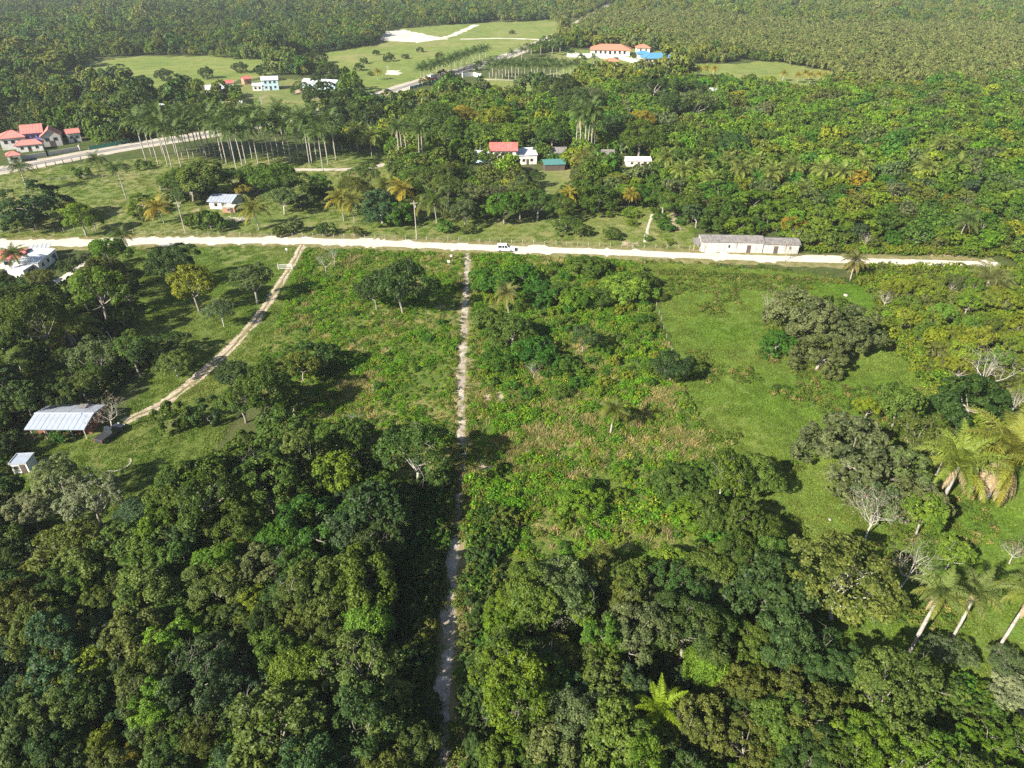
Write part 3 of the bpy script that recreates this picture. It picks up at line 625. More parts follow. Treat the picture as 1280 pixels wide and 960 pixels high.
# the pink roofed compound
house('villa_block', 'pink roofed left block of the compound beyond the highway', 'house', (4,188), (35,185), 8, 4.6, 'hip', 2.0, 'white', 'pink_roof', 0.5, row(3, 3.0, 1.2, 1.2), [(0.5, 1.2, 2.2)])
house('villa_block', 'tallest pink roofed block in the middle of the compound', 'house', (33,184), (58,181.5), 10, 5.4, 'gable', 2.2, 'blue_wall', 'pink_roof', 0.5, row(3, 4.0, 1.2, 1.2), [(0.2, 1.2, 2.2)])
house('gable_house', 'grey gabled house front of the pink roofed compound', 'house', (55,184), (79,181.5), 7.5, 4.2, 'gable_y', 2.4, 'concrete', 'pink_roof', 0.5, row(2, 2.8, 1.4, 1.2), [(0.0, 2.0, 2.2)])
house('porch', 'low pink roofed porch at the front of the compound', 'house', (22,191), (55,188), 4.2, 2.8, 'hip', 1.4, 'white', 'pink_roof', 0.4, row(3, 1.6, 1.0, 1.0), [(0.0, 1.2, 2.1)])
house('guest_house', 'small pink and white guest house at the right end of the compound', 'house', (87,179), (103,177), 5, 3.8, 'gable', 1.2, 'white', 'pink_roof', 0.3, row(2, 2.2, 1.0, 1.0), [(0.0, 1.0, 2.1)])
house('gatehouse', 'little pink roofed gatehouse beside the highway', 'hut', (12,205), (28,203), 3.6, 3.0, 'hip', 1.1, 'white', 'pink_roof', 0.4, row(2, 1.7, 0.8, 0.9), [(0.0, 0.9, 2.0)])
# village green
house('hall', 'long pale roofed hall among trees left of the village green', 'hall', (262,121), (285,119), 14, 3.2, 'gable', 1.5, 'white', 'white_roof', 0.4, row(3, 1.7, 1.2, 1.2))
house('red_shed', 'red shed behind the long pale hall', 'shed', (280,110.5), (293,109.5), 5, 2.6, 'gable', 1.2, 'dirty_white', 'red_roof', 0.3, row(1, 1.5, 1, 1))
house('red_shed', 'red shed left of the white two storey village house', 'shed', (306,106), (315,105), 5, 3.0, 'gable', 1.2, 'brick', 'red_roof', 0.3, row(1, 1.5, 1, 1))
house('village_house', 'white and pale blue two storey house on the village green', 'house', (329,113.2), (349,112.2), 8, 5.4, 'gable', 1.2, 'pale_blue', 'white_roof', 0.4, row(3, 1.6, 1.1, 1.1) + row(3, 4.2, 1.1, 1.1), [(0.0, 1.0, 2.1)])
house('house_wing', 'low white wing of the two storey village house', 'house', (316.5,113.8), (328.5,113.3), 6, 2.8, 'gable', 0.8, 'white', 'white_roof', 0.3, row(2, 1.5, 1.1, 1.1))
house('school_block', 'long single storey pale blue building at the top of the village green', 'building', (378,110.5), (419,112.5), 8, 3.2, 'gable', 1.4, 'pale_blue', 'white_roof', 0.5, row(7, 1.8, 1.3, 1.2), [(-0.5, 1.0, 2.1), (0.5, 1.0, 2.1)])
house('store', 'white store with blue sides at the left of the village green', 'house', (279,139.5), (303,138.5), 7, 3.0, 'gable', 0.9, 'pale_blue', 'white_roof', 0.4, row(3, 1.7, 1.0, 1.0), [(0.3, 1.0, 2.1)])
house('hidden_house', 'white metal roof showing among the trees behind the palm avenue', 'house', (188,143), (207,142), 6, 3.2, 'gable', 0.8, 'dirty_white', 'white_roof', 0.3, row(2, 1.7, 1, 1))
# the hill villa
house('villa', 'large villa with orange tiled hip roof on the far lawn', 'house', (738,69), (787,70), 15, 3.8, 'hip', 3.0, 'white', 'tile_roof', 0.8, row(7, 2.2, 1.6, 2.0), [(0.0, 2.0, 2.6)])
house('pavilion', 'small orange tiled pavilion right of the large villa', 'pavilion', (796,66), (812,66), 8, 3.4, 'hip', 2.0, 'white', 'tile_roof', 0.6, row(2, 2.0, 1.2, 1.4))
house('blue_roofed_hall', 'blue roofed hall with white walls right of the large villa', 'hall', (806,80), (842,79.5), 11, 3.6, 'hip', 2.6, 'white', 'blue_roof', 1.0, row(4, 1.8, 1.6, 1.8), [(0.4, 2.0, 2.4)])
house('blue_roofed_annex', 'small blue roofed annex left of the blue roofed hall', 'annex', (797,74), (812,74), 8, 3.4, 'hip', 1.6, 'white', 'blue_roof', 0.6, row(2, 1.8, 1.2, 1.4))
house('garden_pavilion', 'terracotta roofed garden pavilion below the villa wall', 'pavilion', (756,82), (773,82), 7, 2.8, 'hip', 1.6, None, 'tile_roof', 0.4, posts=4)
house('white_house', 'white house half hidden by trees below the far clearing', 'house', (887,123), (914,123), 7, 3.6, 'gable', 1.0, 'white', 'grey_roof', 0.4, row(4, 1.9, 1.3, 1.4), [(0.1, 1.0, 2.1)])
house('bus_shelter', 'small grey roofed shelter beside the highway', 'shelter', (511,129), (521,128), 4, 3.0, 'flat', 0, None, 'grey_roof', 0.2, posts=3)
def wall(name, label, px, h, th, mat, posts=0.0):
    ln = [P(*p)[0] for p in px]; o = thing(name, label, 'wall', (ln[0][0], ln[0][1], 0)); mb = MB()
    for a, b in zip(ln[:-1], ln[1:]):
        d = unit(b - a); n = np.array([-d[1], d[0], 0]) * th / 2; a0, b0 = a - ln[0], b - ln[0]
        mb.add([a0 - n, b0 - n, b0 + n, a0 + n] + [q + np.array([0, 0, h]) for q in (a0 - n, b0 - n, b0 + n, a0 + n)], [[4,5,6,7],[0,1,5,4],[1,2,6,5],[2,3,7,6],[3,0,4,7]])
        L = np.linalg.norm(b - a)
        if posts:
            k = int(L / posts)
            for i in range(k + 1):
                c = a0 + (b0 - a0) * i / k; MB().box(c[0]-.3, c[0]+.3, c[1]-.3, c[1]+.3, 0, h + 0.5).build('pillar', M[mat], o)
    mb.build('wall_panel', M[mat], o); LINES.append((np.array([q[:2] for q in ln]), 0.5)); return o
wall('garden_wall', 'white balustrade wall in front of the large villa', [(709,71),(740,72),(775,74),(803,82)], 2.6, 0.3, 'white', 5)
wall('compound_wall', 'long pale wall between the pink compound and the highway', [(28,200),(60,195),(100,188)], 1.6, 0.25, 'concrete', 6)
wall('roadside_wall', 'short white wall beside the highway under the palms', [(578,97),(592,95),(601,98)], 2.4, 0.3, 'white', 6)

# ------------------------------------------------------------------ vehicles
def car(name, label, cat, px, rz, L=4.6, Wd=1.85, H=1.75, mat='car_white', style='suv', group=None):
    b, _ = P(*px); o = thing(name, label, cat, (b[0], b[1], 0.05), rz, group); x = L / 2; w = Wd / 2
    bz = H * 0.56
    low = [(-x, .38), (-x, bz * .92), (-x + .12, bz), (x * .42, bz), (x * .86, bz * .9), (x, bz * .74), (x, .38), (x * .8, .3), (-x * .8, .3)]
    def loft(prof, w0, w1, zt):        # sides lean in towards the top
        n = len(prof); vs = []
        for s in (-1, 1):
            for p in prof: q = max(0, min(1, (p[1] - bz) / max(zt - bz, .01))); vs.append((p[0], s * (w0 + (w1 - w0) * q), p[1]))
        return MB().add(vs, [[i, (i+1) % n, n + (i+1) % n, n + i] for i in range(n)] + [list(range(n)), list(range(n, 2*n))[::-1]])
    loft(low, w, w, H).build('body', M[mat], o)
    back = {'suv': -x * .94, 'sedan': -x * .62, 'pickup': -x * .12, 'truck': x * .45}[style]; fr = x * (.40 if style != 'truck' else .95)
    rfb = back + (.15 if style in ('suv', 'pickup', 'truck') else .5); rff = fr - .65 if style != 'truck' else fr - .3
    cab = [(back, bz + .002), (rfb, H - .05), (rfb + .12, H), (rff - .1, H), (rff, H - .05), (fr, bz + .002)]
    loft(cab, w - .03, w * .78, H).build('cabin', M[mat], o)
    wz0, wz1 = bz + .05, H - .1
    def side(s, x0, x1):
        q0 = (wz0 - bz) / (H - bz); q1 = (wz1 - bz) / (H - bz); y0 = s * ((w - .03) + (w*.78 - w + .03) * q0 + .012); y1 = s * ((w - .03) + (w*.78 - w + .03) * q1 + .012)
        sh0 = (x1[1] - x1[0]); MB().add([(x0[0], y0, wz0), (x1[0], y0, wz0), (x1[1], y1, wz1), (x0[1], y1, wz1), (x0[0], y0 - s*.01, wz0), (x1[0], y0 - s*.01, wz0), (x1[1], y1 - s*.01, wz1), (x0[1], y1 - s*.01, wz1)], [[0,1,2,3],[4,5,6,7],[0,1,5,4],[1,2,6,5],[2,3,7,6],[3,0,4,7]]).build('side_window', M['glass'], o)
    mids = (back + fr) / 2
    for s in (-1, 1):
        if style in ('suv', 'sedan'):
            side(s, (back + .28, rfb + .22), (mids - .32, mids - .32)); side(s, (mids - .24, mids - .24), (mids + .38, mids + .38)); side(s, (mids + .46, mids + .46), (fr - .22, rff - .02))
        else: side(s, (back + .2, rfb + .1), (fr - .22, rff - .02))
        for xw in (-x * .62, x * .64):
            ty = MB().tube([(xw, s*(w - .2), .34), (xw, s*(w + .02), .34)], [.34, .34], 14).build('wheel', M['rubber'], o); MB().tube([(xw, s*(w - .02), .34), (xw, s*(w + .035), .34)], [.2, .2], 10).build('rim', M['rim'], ty)
        MB().box(x - .1, x + .012, s*w*.62 - .2, s*w*.62 + .2, bz*.68, bz*.82).build('headlight', M['lamp_clear'], o); MB().box(-x - .012, -x + .08, s*w*.72 - .12, s*w*.72 + .12, bz*.66, bz*.88).build('tail_light', M['lamp_red'], o)
    dx = (fr - rff)
    MB().add([(fr - .02 + .02, -w*.8, wz0 - .06), (fr + .0, w*.8, wz0 - .06), (rff + dx*.18, w*.7, wz1 + .03), (rff + dx*.18, -w*.7, wz1 + .03)], [[0,1,2,3]]).build('windscreen', M['glass'], o).location.x = .02
    MB().add([(back + .05, -w*.75, wz0), (back + .05, w*.75, wz0), (rfb - .01, w*.68, wz1), (rfb - .01, -w*.68, wz1)], [[3,2,1,0]]).build('rear_window', M['glass'], o).location.x = -.04
    if style == 'pickup':
        MB().box(-x + .1, back - .1, -w + .12, w - .12, bz + .003, bz + .012).build('truck_bed', M['black'], o)
    if style == 'truck': MB().box(-x, x * .4, -w, w, bz + .1, H + .9).build('cargo_box', M['white'], o)
    MB().box(x - .02, x + .1, -w*.94, w*.94, .34, .48).build('bumper', M['black'], o)
    return o
car('sport_utility_car', 'white sport utility car driving right on the white gravel road', 'car', (632,313.4), -0.03, 5.0, 1.95, 1.85)
car('pickup_truck', 'dark pickup truck parked right of the tin roofed homestead', 'pickup', (139,545), 1.25, 5.2, 1.9, 1.8, 'car_dark', 'pickup')
car('parked_car', 'dark car parked before the red roofed house at the left edge', 'car', (10,345), 0.3, 4.4, 1.8, 1.5, 'car_dark', 'sedan')
car('highway_car', 'dark car driving on the highway by the far green field', 'car', (484,114.5), 0.95, 4.6, 1.85, 1.5, 'car_dark', 'sedan')
car('highway_car', 'pale car on the highway half hidden by roadside trees', 'car', (471,121), -2.2, 4.6, 1.85, 1.5, 'car_silver', 'sedan')
car('box_truck', 'red truck with white box on the highway under the palms', 'truck', (539,100.5), -2.2, 8.0, 2.4, 2.4, 'car_red', 'truck')

# ------------------------------------------------------------------ poles, fences, gate
def pole(label, bx, by, ty):
    b, t = P(bx, by); H = 8.0
    for z in np.arange(3, 14, 0.1):
        if proj(b[0], b[1], z)[1] < ty: H = z; break
    o = thing('utility_pole', label, 'utility pole', (b[0], b[1], 0), 0.2, 'utility poles')
    MB().tube([(0,0,-.2), (0,0,H)], [.15, .10], 8).build('shaft', M['wood_post'], o)
    ar = MB().box(-1.0, 1.0, -.06, .06, H - .8, H - .66).build('crossarm', M['wood_post'], o)
    for u in (-.9, -.3, .3, .9): MB().tube([(u,0,H - .655), (u,0,H - .45)], [.05, .03], 6).build('insulator', M['white'], ar)
    MB().tube([(.28, .1, H - 2.0), (.28, .1, H - 1.2)], [.2, .2], 8).build('transformer', M['grey_roof'], o)
    PALMS.append((b[0], b[1], .3)); return (b[0], b[1], H)
pole('utility pole beside the golden coconut palm left of the cottage', 232, 292, 251)
pole('utility pole at the roadside before the dense dark tree', 521, 298.5, 251)
pole('utility pole at the near edge of the highway by the green fence', 145, 176, 148)
pole('thin utility pole standing on the village green', 329, 139, 121)
pole('utility pole in the trees beyond the highway, leftmost by the green fence', 122, 174, 155)
pole('utility pole on the far green field left of the highway', 486, 99, 82)
def fence(name, label, px, step, h, mat, wires=3, r=0.06, rail=None):
    line = smooth_line(W(px), 1.0); o = thing(name, label, 'fence', (line[0][0], line[0][1], 0)); rng = np.random.default_rng(len(label)); o0 = line[0]
    ps = MB().tube([(0,0,-.1), (0.01,0,h*.5), (0,0,h)], [r*1.15, r, r*.9], 6).mesh('post', M[mat]); acc = step; prev = line[0]; last = None; wm = MB()
    for p in line:
        acc += float(np.hypot(*(p - prev))); prev = p
        if acc >= step:
            acc = rng.normal() * step * .08; q = p - o0; so = link('post', ps, o, (q[0], q[1], 0)); so.rotation_euler = (rng.normal()*.05, rng.normal()*.05, 0); k = rng.uniform(.85, 1.12); so.scale = (1, 1, k)
            if last is not None:
                for i in range(wires):
                    z = h * (.3 + .6 * i / max(1, wires - 1)); wm.tube([(last[0], last[1], z), (q[0], q[1], z)], [.012, .012], 3, False)
                if rail: wm.add([(last[0], last[1], .1), (q[0], q[1], .1), (q[0], q[1], h*.9), (last[0], last[1], h*.9)], [[0,1,2,3]])
            last = q
    wm.build('mesh_panel' if rail else 'wire', M[rail or 'wire'], o); return o
fence('wire_fence', 'post and wire fence along the far side of the white road', [(-30,292),(80,290),(160,292),(300,295),(430,297.5),(560,301.5),(700,306.5),(862,311.5)], 2.6, 1.3, 'wood_post', 3, .07)
fence('wire_fence', 'post and wire fence crossing the pasture behind the two roadside palms', [(20,230),(62,226),(140,222),(200,216)], 3.0, 1.4, 'wood_post', 3, .08)
fence('highway_fence', 'row of dark posts fencing the near side of the highway', [(36,213),(70,207),(112,199)], 2.6, 1.7, 'black', 2, .14)
fence('green_fence', 'green mesh fence on the far side of the highway', [(112,188),(140,183),(165,177)], 3.0, 1.8, 'wood_post', 0, .06, 'fence_green')
fence('green_fence', 'green mesh fence with pale posts beside the highway near the red truck', [(512,112),(545,103),(570,96)], 4.0, 1.8, 'white', 0, .2, 'fence_green')
fence('wire_fence', 'short post fence between the pasture and the overgrown lot', [(806,330),(818,375),(832,420),(845,462)], 3.2, 1.2, 'wood_post', 2, .05)
gt, _ = P(357, 337); go = thing('farm_gate', 'pale metal farm gate across the top of the driveway', 'gate', (gt[0], gt[1], 0), 0.05)
for s in (-1, 1): MB().box(s*1.75 - .12, s*1.75 + .12, -.12, .12, -.1, 1.7).build('gate_post', M['concrete'], go)
MB().box(-1.6, 1.6, -.03, .03, .25, .33).box(-1.6, 1.6, -.03, .03, 1.4, 1.48).box(-1.6, -1.52, -.03, .03, .33, 1.4).box(1.52, 1.6, -.03, .03, .33, 1.4).build('gate_frame', M['white'], go)
gb = MB().box(-.03, .03, -.02, .02, .33, 1.4).mesh('gate_bar', M['white'])
for i in range(12): link('gate_bar', gb, go, (-1.4 + 2.8 * i / 11, 0, 0))
def sign(label, bx, by, h, w):
    b, _ = P(bx, by); o = thing('marker_sign', label, 'sign', (b[0], b[1], 0), 0, 'white signs by the road')
    MB().tube([(0,0,-.1), (0,0,h)], [.05, .05], 6).build('post', M['wood_post'], o); MB().box(-w/2, w/2, -.09, -.05, h - .6, h).build('board', M['white'], o)
sign('small white sign on the verge by the driveway entrance', 359, 317, 1.6, .5)
sign('small white sign left of the track entrance, nearer the road', 564, 324, 1.3, .6)
sign('small white sign left of the track entrance, farther from the road', 561, 332, 1.5, .7)
def rock(label, px, s, seed, name='boulder', cat='rock'):
    rng = np.random.default_rng(seed); b, _ = P(*px); import bmesh
    bm = bmesh.new(); bmesh.ops.create_icosphere(bm, subdivisions=2, radius=s)
    for v in bm.verts: v.co *= rng.uniform(.75, 1.15); v.co.z = v.co.z * .6 + s * .3
    me = bpy.data.meshes.new(name); bm.to_mesh(me); bm.free(); me.materials.append(M['rock']); o = link(name, me, None, (b[0], b[1], 0)); return tag(o, label, cat)
rock('pale boulder at the top corner of the green pasture', (1057,370), .55, 3)
rock('pale stone lying by the fork of the leaning white trunk', (1037,650), .25, 4)
b, _ = P(297, 276); dp = thing('debris_pile', 'pile of broken boards in front of the blue roofed cottage', 'debris', (b[0], b[1], 0))
_r = np.random.default_rng(12)
for i in range(22):
    q = MB().box(-1.2, 1.2, -.12, .12, 0, .06).build('board', M['wood_post' if i % 3 else 'dirty_white'], dp); q.location = (_r.normal()*1.6, _r.normal()*.9, .08 + i*.035); q.rotation_euler = (_r.normal()*.15, _r.normal()*.2, _r.random()*3.1)
b, _ = P(148, 580); st = thing('stone_ring', 'curved ring of stones round the foot of the bare tree on the lawn', 'stones', (b[0], b[1], 0))
for i in range(16):
    a = -1.9 + 2.6 * i / 15; MB().box(-.13, .13, -.08, .08, 0, .14).build('stone', M['rock'], st).location = (1.9*math.cos(a), 1.9*math.sin(a), 0)

# ------------------------------------------------------------------ palms standing in the photograph
ORD = ['first','second','third','fourth','fifth','sixth','seventh','eighth','ninth','tenth','eleventh','twelfth','thirteenth','fourteenth','fifteenth','sixteenth','seventeenth','eighteenth','nineteenth','twentieth','twenty-first','twenty-second','twenty-third','twenty-fourth','twenty-fifth','twenty-sixth','twenty-seventh','twenty-eighth','twenty-ninth','thirtieth']
def ordinal(i):
    if i < 30: return ORD[i]
    if i + 1 in (40, 50, 60): return {40: 'fortieth', 50: 'fiftieth', 60: 'sixtieth'}[i + 1]
    return ['thirty', 'forty', 'fifty', 'sixty'][(i + 1) // 10 - 3] + '-' + ORD[i % 10]
for i, (bx, by, ty, w) in enumerate([(1137,815,740,66), (1190,798,738,68), (1243,818,740,74)]):
    palm(bx, by, ty, w, 'royal', (0.115,0.145,0.040), ['leftmost', 'middle', 'rightmost'][i] + ' of three tall pale trunked palms on the lower right grass', 'three near royal palms', dead=3)
palm(1234, 622, 572, 128, 'cohune', (0.19,0.20,0.040), 'huge golden green feather palm with a skirt of dead fronds at the right edge', dead=16)
palm(1178, 625, 580, 92, 'cohune', (0.14,0.175,0.034), 'large green feather palm leaning over the pasture left of the huge golden palm', dead=6)
palm(1292, 640, 590, 92, 'cohune', (0.17,0.19,0.04), 'feather palm cut by the right edge beside the huge golden palm', dead=6)
palm(818, 918, 888, 74, 'cohune', (0.17,0.23,0.025), 'bright lime feather palm deep in the forest right of the track')
palm(92, 436, 410, 76, 'cohune', (0.14,0.17,0.034), 'big feather palm among the trees above the tin roofed homestead', dead=3)
palm(20, 488, 462, 70, 'cohune', (0.10,0.14,0.03), 'big dark feather palm near the left edge above the homestead', dead=3)
palm(1228, 372, 350, 52, 'cohune', (0.14,0.15,0.05), 'drooping feather palm in the scrub below the end of the white road', dead=4)
palm(1246, 380, 362, 40, 'cohune', (0.13,0.15,0.05), 'smaller feather palm right of the drooping one in the scrub', dead=3)
palm(763, 543, 512, 42, 'coconut', (0.115,0.135,0.03), 'lone coconut palm in the dry grass of the right hand lot')
palm(636, 396, 368, 36, 'coconut', (0.13,0.14,0.045), 'coconut palm with pale drooping fronds in the bushes right of the track')
palm(1062, 352, 326, 34, 'coconut', (0.12,0.12,0.04), 'shaggy palm with a thick dead skirt on the road edge above the pasture', dead=8, lean=.2)
palm(1194, 308, 275, 42, 'royal', None, 'tall palm with pale trunk at the right end of the white road', dead=2)
palm(160, 322, 294, 30, 'coconut', None, 'slim coconut palm on the near verge of the white road')
palm(29, 342, 318, 34, 'coconut', None, 'coconut palm before the white block house at the left edge')
palm(36, 241, 210, 32, 'royal', None, 'tall palm in the roadside pasture nearest the left edge')
palm(158, 249, 210, 32, 'royal', None, 'tall palm in the middle of the roadside pasture')
palm(124, 214, 200, 28, 'coconut', None, 'low bushy palm beside the highway shoulder')
for bx, by, ty, w, c, lb in [(205,279,260,40,G_GOLD,'golden yellow coconut palm left of the blue roofed cottage'), (324,287,262,40,(0.14,0.15,0.035),'coconut palm standing alone in front of the cottage pasture'),
    (430,276,250,40,(0.17,0.17,0.035),'left of a close pair of yellowish coconut palms'), (443,278,252,36,(0.15,0.16,0.035),'right of a close pair of yellowish coconut palms'),
    (484,252,232,36,(0.13,0.15,0.035),'coconut palm behind the dense dark roadside tree, left one'), (506,256,236,38,G_GOLD,'golden coconut palm behind the dense dark roadside tree'),
    (524,276,258,34,(0.11,0.13,0.03),'coconut palm hiding behind the roadside utility pole'), (546,279,254,48,(0.085,0.12,0.03),'wide green coconut palm right of the roadside utility pole'),
    (785,262,243,26,G_GOLD,'yellow coconut palm left of the big round roadside tree'), (712,262,244,30,G_GOLD,'golden coconut palm beside the grassy yard'),
    (745,222,203,40,(0.10,0.13,0.035),'bushy coconut palm below the royal palm clump'), (728,214,198,34,(0.15,0.16,0.04),'yellowish coconut palm at the foot of the royal palm clump'),
    (290,143,134,26,(0.14,0.15,0.035),'yellowish coconut palm before the white store')]:
    palm(bx, by, ty, w, 'coconut', c, lb)
AV = [(183,202),(198,206),(210,207.5),(215,209.5),(227,211),(228.5,198),(237,200),(242.5,197),(252,195),(255.6,194),(263,195),(270,198),(279,204),(283.5,205.6),(297,218),(303.4,209),(310,215),(315.6,199),(337,205.6),(348.4,196),(356.5,195),(373.4,200),(387,205.6),(390,204),(404,215),(204,194),(220,193),(247,190),(190,196),(212,199),(233,193),(259,200),(275,192),(290,198),(306,196),(323,206),(330,196),(343,203),(364,203),(380,196),(396,200),(410,206),(420,200)]
for i, (bx, by) in enumerate(sorted(AV)):
    palm(bx, by, by - 50 - RNG.normal() * 4, 39 + RNG.normal() * 3, 'royal', None, ordinal(i) + ' royal palm from the left in the long pale trunked avenue', 'royal palm avenue before the highway', False)
for i, (bx, by, ty, w) in enumerate([(500,212,160,30),(504,206,156,28),(509,204,158,28),(525,213,163,32),(530,212,160,32)]):
    palm(bx, by, ty, w, 'royal', None, ordinal(i) + ' from the left in the tall palm clump left of the red roof', 'royal palm clump left of the red roofed house', False, dead=1)
for i, (bx, by, ty, w) in enumerate([(719,196,138,30),(724,198,146,30),(730,199,143,32),(734,197,134,32),(738,199,140,32),(742,196,146,28)]):
    palm(bx, by, ty, w, 'royal', None, ordinal(i) + ' from the left in the tall palm clump right of the red roof', 'royal palm clump right of the red roofed house', False, dead=2)
for i in range(22):
    t = i / 21; palm(527 + 80 * t, 105 - 29 * t - (4 if i % 2 else 0), 105 - 29 * t - 19 + 3 * t, 20 - 4 * t, 'royal', None, ordinal(i) + ' palm from the left in the row along the far highway', 'palm row along the far highway', False)
for i in range(26):
    t = i / 25; bx = 612 + 100 * t; by = 101 + 3 * t - (5 if i % 2 else 0); palm(bx, by, by - 18 - RNG.random() * 4, 16, 'royal', None, ordinal(i) + ' palm from the left in the stand beside the villa lawn', 'palm stand beside the villa lawn', False)
for i, (bx, by) in enumerate([(640,80),(652,76),(664,72),(676,69),(690,70),(700,66),(712,80),(726,84),(742,86)]):
    palm(bx, by, by - 14, 15, 'royal', None, ordinal(i) + ' palm from the left in the loose row behind the palm stand', 'loose palm row behind the palm stand', False)
for i, (bx, by) in enumerate([(866,96),(874,97),(882,95),(891,96),(978,102),(996,104),(1004,101),(1012,104),(1022,103),(1030,104),(472,100)]):
    palm(bx, by, by - 10, 12, 'coconut', G_GOLD, ordinal(i) + ' golden palm from the left at the far clearings', 'golden palms at the far clearings', False)
for i in range(7): palm(412 + i * 5.4, 187.5 + (i % 2), 174 + (i % 3), 17, 'coconut', (0.085,0.11,0.035), ordinal(i) + ' small palm from the left in the row ending the avenue', 'small palms at the end of the avenue', False)
for i, (bx, by) in enumerate([(465,196),(448,192),(1000,262),(960,240),(920,236),(1025,236),(1048,240),(885,250),(985,232),(940,228),(905,226),(868,232),(850,238),(1070,228),(830,222),(1170,205),(1190,230),(1150,232)]):
    palm(bx, by, by - 24, 32, 'coconut', (0.15,0.18,0.045), ordinal(i) + ' shaggy palm among the trees north of the road', 'shaggy palms among the northern trees', False)

# ------------------------------------------------------------------ trees standing in the photograph
CL = {'d': (0.047,0.080,0.020), 'm': (0.072,0.118,0.021), 'o': (0.094,0.120,0.027), 'l': (0.105,0.172,0.024), 'y': (0.150,0.186,0.026),
      's': (0.175,0.205,0.100), 'b': (0.054,0.094,0.034), 'g': (0.096,0.125,0.046), 'r': (0.215,0.170,0.030), 'w': (0.16,0.14,0.10), 'e': (0.060,0.132,0.020)}
CW = {'d': 'dark green', 'm': 'mid green', 'o': 'olive green', 'l': 'light green', 'y': 'yellow green', 's': 'silvery green', 'b': 'bluish green', 'g': 'grey green', 'r': 'golden tinged', 'w': 'pale', 'e': 'emerald green'}
KW = {'B': 'rounded tree', 'D': 'dense domed tree', 'F': 'fine leaved tree', 'A': 'open crowned tree', 'N': 'nearly bare tree', 'T': 'tall tree', 'S': 'bush', 'M': 'leafy tree', 'L': 'bushy tree', 'C': 'spreading tree'}
KN = {'B': 'broadleaf_tree', 'D': 'domed_tree', 'F': 'fine_leaved_tree', 'A': 'open_crowned_tree', 'N': 'bare_tree', 'T': 'tall_tree', 'S': 'bush', 'M': 'woodland_tree', 'L': 'bushy_tree', 'C': 'spreading_tree'}
TREES = []          # [code, colour, x, y, crown width m, label, height factor]
def add_px(code, c, px, py, w, label=None, hf=1.0):
    _, _, cw, zc, h = KIND[code][0]; t = P(px, py)[1]
    for _ in range(4):
        Wm = w * t / FPX; z = zc / cw * Wm * hf; p, t = P(px, py, min(z, 40))
    TREES.append([code, c, p[0], p[1], w * t / FPX, label, hf])
